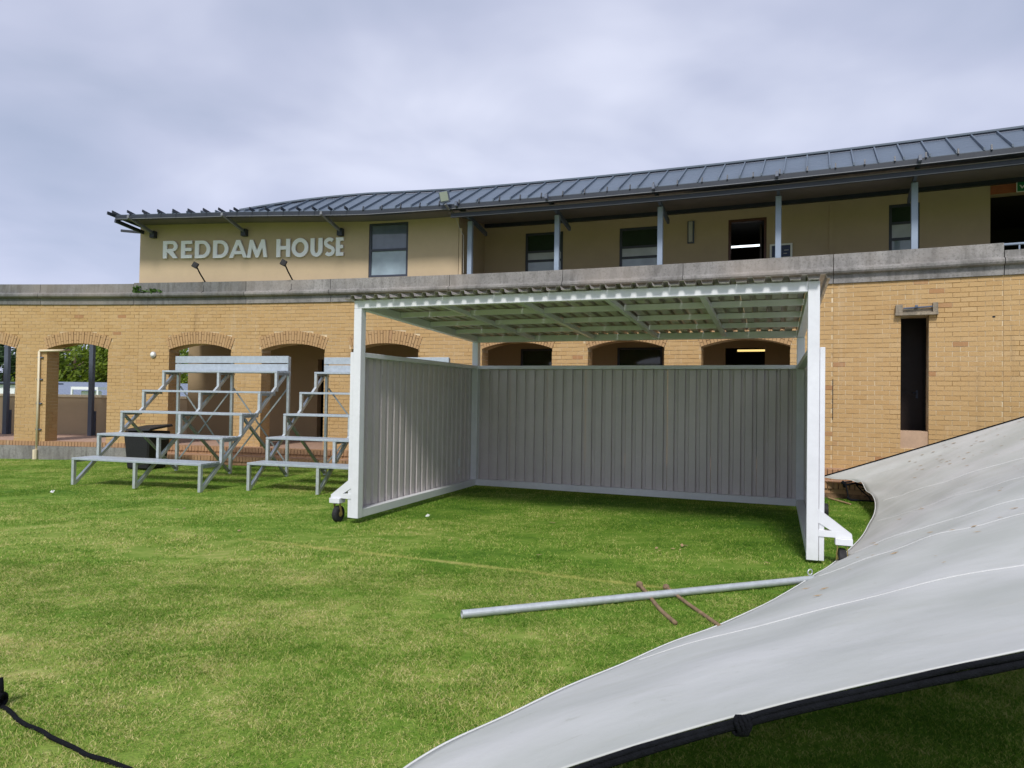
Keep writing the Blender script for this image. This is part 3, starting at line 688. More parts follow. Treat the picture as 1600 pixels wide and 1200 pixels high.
# ------------------------------------------------------------------ things on the pavilion
# sign letters
def arc_pts(cx_, cy_, rx, ry, a0, a1, n=14):
    return [(cx_+rx*cos(radians(a0+(a1-a0)*i/n)), cy_+ry*sin(radians(a0+(a1-a0)*i/n))) for i in range(n+1)]
def letter(ch, w):   # outlines in a box w wide and 1 high; stroke t
    t = 0.245
    if ch == 'H': return [[(0,0),(t,0),(t,.41),(w-t,.41),(w-t,0),(w,0),(w,1),(w-t,1),(w-t,.61),(t,.61),(t,1),(0,1)]]
    if ch == 'E': return [[(0,0),(w,0),(w,.185),(t,.185),(t,.405),(w*.95,.405),(w*.95,.59),(t,.59),(t,.815),(w,.815),(w,1),(0,1)]]
    if ch == 'D':
        return [[(0,0),(w-.5,0)] + arc_pts(w-.5,.5,.5,.5,-90,90,20) + [(0,1)], [(t,.185),(t,.815),(w-.52,.815)] + arc_pts(w-.52,.5,.295,.315,90,-90,16)]
    if ch == 'O': return [arc_pts(w/2,.5,w/2,.53,0,360,36)[:-1], arc_pts(w/2,.5,w/2-.225,.31,360,0,30)[:-1]]
    if ch == 'U': return [[(0,1),(0,.37)] + arc_pts(w/2,.37,w/2,.395,180,360,22) + [(w,1),(w-t,1),(w-t,.38)] + arc_pts(w/2,.38,w/2-t,.205,360,180,16) + [(t,1)]]
    if ch == 'A': return [[(0,0),(.235,0),(.315,.195),(w-.315,.195),(w-.235,0),(w,0),(w/2+.125,1),(w/2-.125,1)], [(.39,.37),(w/2,.74),(w-.39,.37)]]
    if ch == 'M': return [[(0,0),(.215,0),(.30,.56),(w/2-.075,0),(w/2+.075,0),(w-.30,.56),(w-.215,0),(w,0),(w-.165,1),(w-.36,1),(w/2,.40),(.36,1),(.165,1)]]
    if ch == 'R': return [[(0,0),(t,0),(t,.375),(t+.015,.375),(w-.27,0),(w+.0,0),(w-.30,.405)] + arc_pts(w-.335,.69,.315,.31,-65,90,16) + [(0,1)], [(t,.54),(t,.82)] + arc_pts(w-.36,.68,.12,.14,90,-90,10)]
    if ch == 'S':
        cx0 = w/2; pts = arc_pts(cx0,.725,w*.36,.19,35,270,18) + arc_pts(cx0,.285,w*.37,.20,90,-145,18)
        out = []; inn = []
        for i, p in enumerate(pts):
            a = pts[max(i-1, 0)]; b = pts[min(i+1, len(pts)-1)]; d = (b[0]-a[0], b[1]-a[1]); l = hypot(*d); n_ = (-d[1]/l, d[0]/l)
            out.append((p[0]+n_[0]*.098, p[1]+n_[1]*.098)); inn.append((p[0]-n_[0]*.098, p[1]-n_[1]*.098))
        return [out + inn[::-1]]
SIGN_S = [('R', 257, 276), ('E', 280.5, 295), ('D', 299, 320), ('D', 324, 345.7), ('A', 347, 373.5), ('M', 373.3, 404.3), ('H', 418.8, 441.3), ('O', 443.8, 472.5), ('U', 476.3, 498), ('S', 501, 521), ('E', 523.3, 538)]
def px2s(x): return -9.035 + (x-257)/(538-257)*(9.035-4.225) + 0.0009*(x-257)*(538-x)/60
sg_c = W(-6.6, 0.2, 4.875)
SIGN = empty('wall_sign', sg_c, ang(-6.6), 'raised white capital letters reading REDDAM HOUSE on the tan upper wall', 'sign')
for ch, x0, x1 in SIGN_S:
    s0, s1 = px2s(x0), px2s(x1); hgt = 0.432; w = (s1-s0)/hgt; s_ = (s0+s1)/2
    cu = bpy.data.curves.new('letter', 'CURVE'); cu.dimensions = '2D'; cu.fill_mode = 'BOTH'; cu.extrude = 0.018
    for poly in letter(ch, w):
        sp_ = cu.splines.new('POLY'); sp_.points.add(len(poly)-1); sp_.use_cyclic_u = True
        for pt, (a, b) in zip(sp_.points, poly): pt.co = ((a - w/2)*hgt, b*hgt, 0, 1)
    tmp = bpy.data.objects.new('tmp', cu); COL.objects.link(tmp)
    dg = bpy.context.evaluated_depsgraph_get(); me = bpy.data.meshes.new_from_object(tmp.evaluated_get(dg)); me.name = 'letter'
    COL.objects.unlink(tmp); bpy.data.objects.remove(tmp)
    me.transform(Matrix.Rotation(pi/2, 4, 'X'))
    o = put('letter', me, M['letter'], SIGN, True); zb = 4.905 - (s_+9.0)/4.8*0.062
    o.location = W(s_, 0.215, zb); o.rotation_euler = (0, 0, ang(s_))
# sign floodlights on arms
def sign_flood(s, lab):
    t = empty('sign_floodlight', W(s, 0.03, 4.255), ang(s), lab, 'floodlight', 'floodlights aimed at the letters')
    mb = MB(); mb.box(-.07, .07, -.04, .04, -0.02, 0.012); mb.build('base_plate', M['black'], t)
    mb = MB(); mb.tube([(0, 0, 0), (-.01, -.2, .18), (-.02, -.31, .31)], 0.017, 8); mb.build('arm', M['black'], t)
    mb = MB(); mb.bar((-.075, -.35, .30), (-.02, -.32, .42), 0.13, 0.06, up=(0.3, -0.6, 0.3)); mb.build('lamp_head', M['black'], t, bevel=0.008)
    mb = MB(); mb.tube([(0.0, -.06, 0), (0.012, -.082, -.1), (.012, -.085, -.22), (0.0, -.165, -.27)], 0.006, 5); mb.build('cable', M['black'], t)
sign_flood(-7.74, 'black floodlight on a leaning arm below the letters of the first word'); sign_flood(-5.42, 'black floodlight on a leaning arm below the second word')
# roof corner floodlight
t = empty('roof_floodlight', W(-1.30, -0.68, 5.62), ang(-1.3), 'square grey floodlight with pale lens at the roof gutter above the facade corner', 'floodlight')
mb = MB(); mb.bar((0, -.05, .03), (-.02, -.13, .255), .22, .05, up=(0, 1, .2)); mb.build('lamp_housing', M['post_dark'], t, bevel=0.01)
mb = MB(); mb.bar((0, -.088, .058), (-.017, -.155, .232), .175, .01, up=(0, 1, .2)); mb.build('lens', M['lens'], t)
mb = MB(); mb.bar((0, -.06, .0), (.03, .1, -.08), .05, .03); mb.build('bracket', M['roof_line'], t)
mb = MB(); mb.tube([(0.02, 0, 0), (0.0, .5, -.12), (.02, .85, -.4), (.06, .86, -.45), (.07, .86, -1.3)], .006, 5); mb.build('cable', M['lampcover'], t)
# veranda wall lamp, notice, exit sign, ceiling tubes
t = empty('wall_lamp', W(3.44, VB-0.002, 5.09), ang(3.44), 'tall slim grey wall lamp beside the upper doorway', 'lamp')
mb = MB(); mb.box(-.075, .075, -.03, 0, 0, .50); mb.build('back_plate', M['post_dark'], t); mb = MB(); mb.box(-.045, .045, -.10, -.031, .02, .48); mb.build('lamp_cover', M['lampcover'], t, bevel=.01)
t = empty('notice_board', W(5.27, VB-0.002, 4.625), ang(5.27), 'small white framed dark blue notice behind a veranda column', 'notice')
mb = MB(); mb.box(-.215, .215, -.03, 0, 0, .32); mb.build('board', M['navy'], t)
mb = MB()
for a, b, c, d in ((-.225, -.185, 0, .32), (.185, .225, 0, .32), (-.185, .185, 0, .035), (-.185, .185, .285, .32)): mb.box(a, b, -.04, -.031, c, d)
mb.build('frame', M['paper'], t)
mb = MB(); mb.box(.06, .15, -.034, -.0315, .17, .185); mb.box(.05, .12, -.034, -.0315, .10, .115); mb.build('lettering', M['lampcover'], t)
t = empty('exit_sign', W(9.42, VB-0.02, 5.585), ang(9.42), 'green escape route sign with white arrow over the dark opening', 'sign')
mb = MB(); mb.box(-.14, .35, -.03, 0, 0, .19); mb.build('sign_plate', M['green_sign'], t)
mb = MB(); mb.box(-.145, .355, -.034, -.031, -.008, .006); mb.box(-.145, .355, -.034, -.031, .184, .198); mb.box(-.147, -.133, -.034, -.031, .007, .183); mb.prism([(-.10, .12), (-.06, .05), (.04, .16), (.02, .175), (-.055, .09), (-.08, .13)], lambda u, w, d: (u, d, w), -.0345, -.0312); mb.build('arrow', M['paper'], t)
mb = MB(); mb.bar((-.5, 0, 0), (.22, 0, 0), .05, .04); o = mb.build('ceiling_light', M['tube_white']); o.location = W(4.62, 3.4, 5.25); o.rotation_euler = (0, 0, ang(4.6)); tag(o, 'lit white fluorescent tube inside the upper doorway', 'light')
mb = MB(); mb.bar((-.35, 0, 0), (.35, 0, 0), .06, .045); o = mb.build('ceiling_light', M['tube_yellow']); o.location = W(4.62, 3.9, 2.80); o.rotation_euler = (0, 0, ang(4.6)); tag(o, 'lit yellow fluorescent tube behind the arch nearest the shelter post', 'light')
t = empty('handrail', W(9.0, 0.25, 4.13), ang(9.2), 'pale tubular rail above the parapet at the right edge', 'railing')
mb = MB(); mb.tube([W(8.80, .2, 4.27), W(10, .2, 4.27), W(11.5, .2, 4.27)], .022, 8); mb.build('rail', M['column'], t, ws=True)
for s in (9.02, 9.14, 10.3, 11.4):
    mb = MB(); mb.tube([W(s, .2, 4.10), W(s, .2, 4.26)], .014, 6); mb.build('rail_post', M['column'], t, ws=True)
# wall bits: round bulkhead lamp, drainpipe, vent, weeds
t = empty('bulkhead_lamp', W(-9.07, -0.004, 2.495), ang(-9.07), 'small round white lamp on the brick pier', 'lamp')
mb = MB(); mb.tube([(0, 0, 0), (0, -.03, 0)], .075, 16); mb.build('rim', M['lampcover'], t); mb = MB(); mb.tube([(0, -.031, 0), (0, -.05, 0), (0, -.06, 0)], [.058, .05, .02], 14); mb.build('glass_cover', M['paper'], t, smooth=True)
t = empty('drainpipe', W(-12.14, -0.05, -0.12), ang(-12.1), 'thin cream drainpipe running down the brick pier', 'pipe')
mb = MB(); mb.tube([W(-12.14, -.045, .08), W(-12.14, -.045, 2.545), W(-12.12, -.045, 2.57), W(-11.62, -.045, 2.575), W(-11.6, .02, 2.58), W(-11.6, .3, 2.62)], .028, 8); mb.build('pipe_run', M['cream'], t, ws=True, smooth=True)
mb = MB(); mb.tube([W(-12.14, -.09, -.14), W(-12.14, -.09, .10)], .055, 8); mb.build('pipe_shoe', M['cream'], t, ws=True)
for z in (.6, 1.25, 1.85, 2.4):
    mb = MB(); mb.bar(W(-12.20, -.02, z), W(-12.05, -.02, z), .04, .03); mb.build('pipe_clip', M['post_dark'], t, ws=True)
t = empty('parapet_weeds', W(-9.4, -0.06, 4.0), 0, 'green weeds sprouting from the stone parapet ledge', 'plant')
mb = MB(); rnd = random.Random(3)
for c_, n_, r_, zt in ((-9.50, 46, .07, .17), (-9.30, 18, .07, .06), (-9.10, 34, .10, .09), (-8.94, 16, .07, .07)):
    for i in range(n_):
        p = Vector(W(c_ + rnd.gauss(0, r_*.6), -0.10 + rnd.gauss(0, .03), 4.0 + rnd.random()*zt)); d = Vector((rnd.gauss(0, 1), rnd.gauss(0, 1), rnd.gauss(0, 1))).normalized(); e = d.orthogonal().normalized()
        l = rnd.uniform(.025, .05); mb.add([p-d*l, p+e*l*.6, p+d*l, p-e*l*.6], [(0, 1, 2, 3)])
mb.build('leaves', M['weed'], t, ws=True)
# low boundary wall, posts, beam
t = empty('boundary_wall', W(-13, CB_, 0.3), ang(-13), 'low tan plastered wall with cream coping seen through the left arches', 'wall')
mb = MB(); curved_box(mb, -19, -9.995, CB_, CB_+.2, -.3, 1.385); mb.build('wall_body', M['plaster'], t, ws=True); mb = MB(); curved_box(mb, -19, -9.995, CB_-.035, CB_+.235, 1.387, 1.46); mb.build('coping', M['cream'], t, ws=True)
mb = MB(); curved_box(mb, -11.86, -11.74, CB_-.006, CB_-.001, .58, .68, 2); mb.build('vent', M['black'], t, ws=True)
t = empty('pergola_frame', W(-12.5, 2.35, 0.3), ang(-12.5), 'slender grey steel posts and beam behind the left arches', 'frame')
for s in (-17.4, -14.95, -12.51):
    mb = MB(); curved_box(mb, s-.055, s+.055, 2.3, 2.41, .3, 2.94, 2); p_ = mb.build('post', M['post_dark'], t, ws=True); mb = MB(); curved_box(mb, s-.085, s+.085, 2.412, 2.46, .3, 1.0, 2); mb.build('stiffener', M['post_dark'], p_, ws=True)
mb = MB(); curved_box(mb, -19, -9.9, 2.3, 2.41, 2.945, 3.05); mb.build('beam', M['post_dark'], t, ws=True)

# ------------------------------------------------------------------ shelter
SA = -0.3671; SW, SD, SHF, SHB, RAILZ, PW = 5.449, 3.7865, 2.6926, 2.5498, 2.135, 0.11
SH = empty('team_shelter', (-2.035, 8.749, 0.0), SA, 'white framed team shelter with grey ribbed sheet walls and roof on castors', 'shelter')
Z0 = 0.02
def shbox(name, *b, mat='white', parent=SH, bev=0.004):
    mb = MB(); mb.box(*b); return mb.build(name, M[mat], parent, bevel=bev)
HT = SHF + 0.105
shbox('post', 0, PW, 0, PW, Z0, SHF-0.001); shbox('post', SW-PW, SW, 0, PW, Z0, HT)
RT = SHB + 0.105
shbox('post', 0, PW, SD-PW, SD, Z0, SHB-.001); shbox('post', SW-PW, SW, SD-PW, SD, Z0, SHB-.001)
shbox('front_beam', 0, SW-PW-.001, 0.003, PW-.003, SHF, HT); shbox('rear_beam', 0.003, SW-.003, SD-PW, SD-.003, SHB, RT)
def sl(v): return (HT - (HT-RT)*v/SD)
for u0, u1 in ((0.004, PW-.004), (SW-PW+.004, SW-.004)):
    mb = MB(); v0, v1 = PW, SD-PW; d = .105
    mb.hexa([(u0, v0, sl(v0)-d), (u1, v0, sl(v0)-d), (u1, v1, sl(v1)-d), (u0, v1, sl(v1)-d), (u0, v0, sl(v0)-.001), (u1, v0, sl(v0)-.001), (u1, v1, sl(v1)-.001), (u0, v1, sl(v1)-.001)]); mb.build('side_beam', M['white'], SH, bevel=.004)
for i in range(1, 5):
    u = PW + (SW-2*PW)*i/5; v0, v1 = PW, SD-PW; d = .085; mb = MB()
    mb.hexa([(u-.03, v0, sl(v0)-d), (u+.03, v0, sl(v0)-d), (u+.03, v1, sl(v1)-d), (u-.03, v1, sl(v1)-d), (u-.03, v0, sl(v0)-.03), (u+.03, v0, sl(v0)-.03), (u+.03, v1, sl(v1)-.03), (u-.03, v1, sl(v1)-.03)]); mb.build('rafter', M['white'], SH)
for i in range(1, 4):
    v = PW + (SD-2*PW)*i/4
    for k in range(5):
        a = PW + (SW-2*PW)*k/5 + (.031 if k else 0); b = PW + (SW-2*PW)*(k+1)/5 - (.031 if k < 4 else 0)
        shbox('purlin', a, b, v-.03, v+.03, sl(v)-.072, sl(v)-.004, bev=0)
# rails
for z0, z1 in ((RAILZ-.06, RAILZ), (Z0, Z0+.105)):
    shbox('rail', .003, PW-.006, PW, SD-PW, z0, z1); shbox('rail', SW-PW+.006, SW-.003, PW, SD-PW, z0, z1); shbox('rail', PW, SW-PW, SD-PW+.006, SD-.003, z0, z1)
def ibr(width, pitch=0.17):
    pr = []; u = 0.0
    while u < width - 0.01:
        pr += [(u, 0), (u+.098, 0), (u+.108, .042), (u+.156, .042)]; u += pitch
    pr.append((width, 0)); return [p for p in pr if p[0] <= width+.001]
def sheet(fn, width, l0, l1, th=0.0015):   # fn(u,out,l)
    pr = ibr(width); mb = MB(); vs = []; n = len(pr)
    for l in (l0, l1):
        for u, h in pr: vs.append(fn(u, h, l))
    for l in (l0, l1):
        for u, h in pr: vs.append(fn(u, h+th, l))
    fs = [(i, i+1, n+i+1, n+i) for i in range(n-1)] + [(2*n+i, 3*n+i, 3*n+i+1, 2*n+i+1) for i in range(n-1)]
    fs += [(i, 2*n+i, 2*n+i+1, i+1) for i in range(n-1)] + [(n+i, n+i+1, 3*n+i+1, 3*n+i) for i in range(n-1)] + [(0, n, 3*n, 2*n), (n-1, 3*n-1, 4*n-1, 2*n-1)]
    mb.add(vs, fs); return mb
CW = 0.68
k = 0; u = 0.02
while u < SW-.05:
    w = min(CW, SW-.02-u); sheet(lambda a, h, l, u=u: (u+a, SD+.002+h + (k % 2)*.0, l), w-.004, Z0+.03, RAILZ-.005).build('cladding_sheet', M['clad'], SH); u += CW; k += 1
for side in (0, 1):
    v = 0.03
    while v < SD-.05:
        w = min(CW, SD-.02-v)
        f_ = (lambda a, h, l, v=v: (-.002-h, v+a, l)) if side == 0 else (lambda a, h, l, v=v: (SW+.002+h, v+a, l))
        sheet(f_, w-.004, Z0+.03, RAILZ-.005).build('cladding_sheet', M['clad'], SH); v += CW
    x0, x1 = (-.052, -.040) if side == 0 else (SW+.040, SW+.052)
    shbox('edge_trim', min(x0, 0) if side == 0 else SW+.004, -.004 if side == 0 else x1, -.001 if 0 else .012, .02, Z0, RAILZ)
u = -0.10
while u < SW+.05:
    w = min(CW, SW+.09-u)
    def rf(a, h, l, u=u):
        return (u+a, l, sl(l)+.004+h)
    sheet(rf, w-.003, -.09, SD+.10).build('roof_sheet', M['sheet'], SH); u += CW
# outriggers and castors
def outrigger(side, v, k=1.0, wc=0.215):
    sg = -1 if side == 0 else 1; u0 = 0.0 if side == 0 else SW
    X = lambda d: u0 + sg*d*k
    fn = lambda d, z, vv: (X(d), v+vv, z)
    mb = MB(); mb.prism([(.0, .262), (.30, .262), (.30, .30), (.17, .325), (.0, .325)], fn, .002, .075); mb.prism([(0, .53), (0, .395), (.115, .3265), (.30, .3005)], fn, .004, .073)
    o = mb.build('outrigger', M['white'], SH)
    mb = MB(); mb.box(*sorted((X(.15), X(.305))), v-.03, v+.11, .196, .261); mb.build('mounting_plate', M['white'], o, bevel=.004)
    cxx = u0 + sg*wc; cyy = v + .05; r = .103
    mb = MB(); mb.tube([(cxx-.036, cyy, r-.050), (cxx-.026, cyy, r-.050), (cxx+.026, cyy, r-.050), (cxx+.036, cyy, r-.050)], [r-.018, r, r, r-.018], 20); wl = mb.build('castor_wheel', M['rubber'], SH, smooth=False)
    mb = MB(); mb.tube([(cxx-.039, cyy, r-.050), (cxx+.039, cyy, r-.050)], .035, 12); mb.build('hub', M['zinc'], wl)
    for e in (-.052, .052):
        mb = MB(); mb.bar((cxx+e, cyy, r-.062), (cxx+e*.8, cyy-.03, .188), .03, .008, up=(1, 0, 0)); mb.build('castor_fork', M['zinc'], wl)
    mb = MB(); mb.box(X(.23)-.05, X(.23)+.05, cyy-.05, cyy+.05, .188, .1955); mb.build('swivel_plate', M['post_dark'], wl)
for side in (0, 1):
    outrigger(side, 0.0); outrigger(side, SD-.62, .55, .265)

# ------------------------------------------------------------------ bleachers
BW, ST, RI, ZS = 2.66, 0.505, 0.40, 0.468
def make_bleacher():
    t = empty('bleacher', (0, 0, 0), 0)
    us = (0.02, BW/2, BW-.02); w = .052
    for k in range(5):
        y = k*ST; z = ZS + k*RI
        for p in range(4):
            mb = MB(); a = y + .005 + p*.117; mb.box(-.01, BW+.01, a, a+.108, z-.038, z); mb.build('seat_plank', M['plank'], t, bevel=.004)
    for u in us:
        for k in range(5):
            y = k*ST; z = ZS + k*RI; zb = .0 if k == 0 else ZS+(k-1)*RI+.002
            mb = MB(); mb.box(u-w/2, u+w/2, y+.006, y+.006+w, zb, z-.040); mb.build('seat_leg', M['galv'], t)
            mb = MB(); mb.box(u-w/2+.001, u+w/2-.001, y+.054, y+ST-.03, z-.080, z-.041); mb.build('seat_bearer', M['galv_dark'], t)
        mb = MB(); mb.bar((u, .05, .03), (u, 4*ST+.30, ZS+4*RI-.085), w*.98, w, up=(0, -1, 1)); mb.build('stringer', M['galv'], t)
        mb = MB(); mb.box(u-w/2, u+w/2, 5*ST-.10, 5*ST-.10+w, 0, 2.36); mb.build('rear_post', M['galv'], t)
        mb = MB(); mb.bar((u, 2*ST+.1, ZS+2*RI-.1), (u, 5*ST-.12, .05), w*.9, w*.8); mb.build('rear_brace', M['galv_dark'], t)
    for z0, z1 in ((2.08, 2.215), (2.235, 2.375)):
        mb = MB(); mb.box(-.01, BW+.01, 5*ST-.145, 5*ST-.103, z0, z1); mb.build('backrest_plank', M['plank'], t, bevel=.004)
    y = 5*ST-.05
    for a, b in (((.05, 0.25), (BW/2, 1.75)), ((BW/2, .25), (.05, 1.75)), ((BW/2, .25), (BW-.05, 1.75)), ((BW-.05, .25), (BW/2, 1.75))):
        yy = y + (.012 if a[0] < b[0] else -.001)
        mb = MB(); mb.bar((a[0], yy, a[1]), (b[0], yy, b[1]), .012, .03); mb.build('cross_brace', M['galv_dark'], t)
    return t
BG = 'grey steel bleachers on the lawn'
bl = make_bleacher(); tag(bl, 'five tier galvanised steel bleacher on its own at the left, black bin behind it', 'bleacher', BG)
b2 = bl.copy(); COL.objects.link(b2); tag(b2, 'five tier galvanised steel bleacher partly hidden behind the shelter', 'bleacher', BG)
for ch in list(bl.children):
    c = ch.copy(); COL.objects.link(c); c.parent = b2
bl.location = (-7.629, 11.915, -.045); bl.rotation_euler = (0, 0, -.273)
b2.location = (-4.427, 11.516, -.045); b2.rotation_euler = (0, 0, -.271)
# ------------------------------------------------------------------ bin
t = empty('waste_bin', (-7.88, 14.85, ground_z(-7.9, 14.85)), -.25, 'large black plastic bin standing behind the left bleacher', 'bin')
mb = MB(); mb.hexa([(-.27, -.27, .02), (.27, -.27, .02), (.27, .27, .02), (-.27, .27, .02), (-.33, -.33, .82), (.33, -.33, .82), (.33, .33, .82), (-.33, .33, .82)]); mb.build('body', M['black'], t, bevel=.03)
mb = MB(); mb.hexa([(-.36, -.36, .825), (.36, -.36, .845), (.36, .36, .92), (-.36, .36, .88), (-.34, -.34, .855), (.37, -.33, .895), (.34, .34, .97), (-.33, .33, .93)]); mb.build('lid', M['black'], t, bevel=.012)

# ------------------------------------------------------------------ canvas cover
# rows run left -> right; each row: left edge point, right point (seams of the cloth), far side last
ROWS = [((-.62, 2.36, .02), (1.62, 2.0, .915)), ((-.50, 2.80, .015), (1.98, 2.35, .89)), ((-.18, 3.25, .02), (2.25, 2.75, .84)), ((.50, 3.92, .02), (2.95, 3.55, .80)),
        ((1.35, 4.72, .02), (3.50, 4.30, .82)), ((2.55, 5.95, .03), (3.90, 5.05, .83)), ((3.09, 6.62, .02), (4.25, 5.55, .84)), ((4.10, 7.95, .10), (4.64, 6.2, .87)), ((4.78, 9.0, .14), (5.83, 7.8, .907)), ((5.30, 10.1, .24), (6.5, 8.7, 1.04)), ((5.62, 10.95, .28), (7.03, 9.4, 1.205)), ((5.53, 11.28, .31), (7.33, 9.8, 1.30)), ((5.36, 11.75, .298), (7.63, 10.2, 1.40))]
def cat(p, t):
    n = len(p)-1; i = min(int(t*n), n-1); f = t*n-i
    g = lambda j: Vector(p[min(max(j, 0), n)])
    a, b, c, d = g(i-1), g(i), g(i+1), g(i+2)
    return 0.5*((2*b) + (c-a)*f + (2*a-5*b+4*c-d)*f*f + (3*b-a-3*c+d)*f*f*f)
LE = [r_[0] for r_ in ROWS]; RE = [r_[1] for r_ in ROWS]
def tarp_pt(v, u):     # v 0..1 near -> far, u 0 at left hem .. beyond the right
    a = cat(LE, v); b = cat(RE, v); p = a + (b-a)*u
    bulge = .07*sin(pi*min(u, 1))*(1-v)
    p.z += bulge
    if u < .35:    # ripples pulled in along the hem
        k = (1-u/.35)
        p.z += k*k*(.018*sin(v*46) + .012*sin(v*83+1)) * (0.25 + 1.6*max(0, v-.45)) * min(1, (1-v)*4) + .0
        p.x += k*(.012 + .03*max(0, v-.4))*sin(v*37)
    p.z += min(1, v*5)*min(1, (1-v)*5)*(.012*sin(v*18+u*3)*u + .010*sin(v*31-u*9+1.3*sin(u*5))*(1-.5*u) + .005*sin(v*64+u*21))
    if v > .5: p.z += .022*(v-.5)*2*sin(v*70+u*13+2*sin(u*7))*max(0, 1-u)*min(1, (1-v)*5)
    if v > .72: p.z += (v-.72)*(1-v)*.45*sin((v-.72)*95)*max(0, 1-u)*min(1, u*6)
    p.z = max(p.z, .012 + ground_z(p.x, p.y))
    return p
TP = empty('canvas_cover', (2.5, 5.5, 0), 0, 'large pale grey canvas cover lifted off the grass with black rope along its hem', 'canvas')
NV, NU = 150, 72; UMAX = 2.1
vs = []; fs = []
for i in range(NV+1):
    for j in range(NU+1): vs.append(tarp_pt(i/NV, UMAX*j/NU))
for i in range(NV):
    for j in range(NU): a = i*(NU+1)+j; fs.append((a, a+1, a+NU+2, a+NU+1))
mb = MB(); mb.add(vs, fs); tp = mb.build('canvas', M['tarp'], TP, ws=True, smooth=True)
md = tp.modifiers.new('thick', 'SOLIDIFY'); md.thickness = .004; md.offset = -1
for v in (.262, .42, .52, .61, .70):
    mb = MB(); pts = [tarp_pt(v, UMAX*(.03+.97*j/60)) for j in range(61)]; pu = [tarp_pt(v+(.0016 if (j*7+int(v*90)) % 5 else .0005), UMAX*(.03+.97*j/60)) for j in range(61)]
    e = Vector((0, 0, .003)); q = [p+e for p in pts] + [p+e for p in pu] + [p-e for p in pts] + [p-e for p in pu]; n = 61
    mb.add(q, [(i, i+1, n+i+1, n+i) for i in range(60)] + [(i, 2*n+i, 2*n+i+1, i+1) for i in range(60)] + [(n+i, n+i+1, 3*n+i+1, 3*n+i) for i in range(60)])
    mb.build('seam', M['tarp_edge'], TP, ws=True)
mb = MB(); mb.tube([tarp_pt(j/120, 0) for j in range(121)], .0065, 6); mb.build('left_hem', M['tarp_edge'], TP, ws=True, smooth=True)
def nearpt(u, dy, dz): p = tarp_pt(0, u); return p + Vector((0, dy, dz))
mb = MB(); mb.tube([nearpt(UMAX*j/50, -.008, -.012+.003*sin(j*1.3)) for j in range(51)], .0095, 8); mb.build('hem_rope', M['rope'], TP, ws=True, smooth=True)
mb = MB(); mb.tube([nearpt(UMAX*j/50, -.010, -.030-.005*sin(j*.35)) for j in range(51)], .0125, 8); mb.build('hem_rope', M['rope'], TP, ws=True, smooth=True)
mb = MB()
pk = nearpt(.60, -.014, -.028)
for i in range(4):
    pts = [pk + Vector(((.018*(i-1.5)*.6 + .006*sin(a*2+i)), .018*cos(a), .026*sin(a))) for a in [2*pi*q/12 for q in range(13)]]
    mb.tube(pts, .008, 6)
mb.tube([pk, pk + Vector((.035, .0, .032)), pk + Vector((.052, 0, .034))], .006, 6); mb.build('rope_knot', M['rope'], TP, ws=True, smooth=True)
mb = MB(); mb.tube([tarp_pt(1, UMAX*j/50) + Vector((0, 0, .01)) for j in range(51)], .011, 6); mb.build('far_rope', M['rope'], TP, ws=True, smooth=True)
# dry leaves blown on the lawn
# ropes hanging from the far corner of the cover
RP = empty('tie_ropes', (5.6, 10.6, .05), 0, 'tangle of thin black ropes hanging from the far corner of the canvas', 'rope')
def rope(pts, r=.012, name='rope_strand'):
    mb = MB(); n = len(pts)-1; mb.tube([cat(pts, i/(n*6)) for i in range(n*6+1)], r, 6); return mb.build(name, M['rope'], RP, ws=True, smooth=True)
rope([(5.60, 11.25, .29), (5.47, 11.3, .26), (5.50, 11.25, .2), (5.46, 11.1, .08), (5.45, 11.05, .03), (5.6, 10.98, .02), (5.8, 10.9, .02)])
rope([(5.47, 11.3, .25), (5.55, 11.3, .23), (5.66, 11.25, .26), (5.8, 11.2, .20), (5.75, 11.15, .15)], .016)
rope([(5.67, 11.28, .28), (5.66, 11.2, .22), (5.72, 11.12, .13), (5.76, 11.05, .08), (5.74, 10.95, .03)]); rope([(5.66, 11.2, .24), (5.75, 11.1, .26), (5.80, 11.0, .21), (5.74, 11.0, .20), (5.68, 11.1, .2)]); rope([(5.75, 11.0, .12), (5.82, 10.9, .17), (5.88, 10.8, .16), (5.9, 10.7, .1)])
rope([(5.44, 11.08, .05), (5.47, 11.03, .02), (5.55, 11.0, .02)], .022); rope([(5.45, 11.3, .28), (5.49, 11.28, .24), (5.5, 11.3, .2)], .03)
# leaf bits on the canvas
mb = MB(); rnd = random.Random(11)
spots = [(rnd.uniform(.78, .96), rnd.uniform(.35, 1.0)) for _ in range(46)] + [(rnd.uniform(.3, .8), rnd.uniform(.15, 1.0)) for _ in range(34)]
for v, u in spots:
    p = tarp_pt(v, u) + Vector((0, 0, .008)); a = rnd.uniform(-.6, .3); l = rnd.uniform(.012, .045); d = Vector((cos(a), sin(a), .2)) * l; e = Vector((-sin(a), cos(a), .1)) * l*.22
    mb.add([p-d, p+e, p+d, p-e], [(0, 1, 2, 3)])
tag(mb.build('leaf_litter', M['wood']), 'scattered dry leaf bits lying on the grey canvas', None, None, 'stuff')

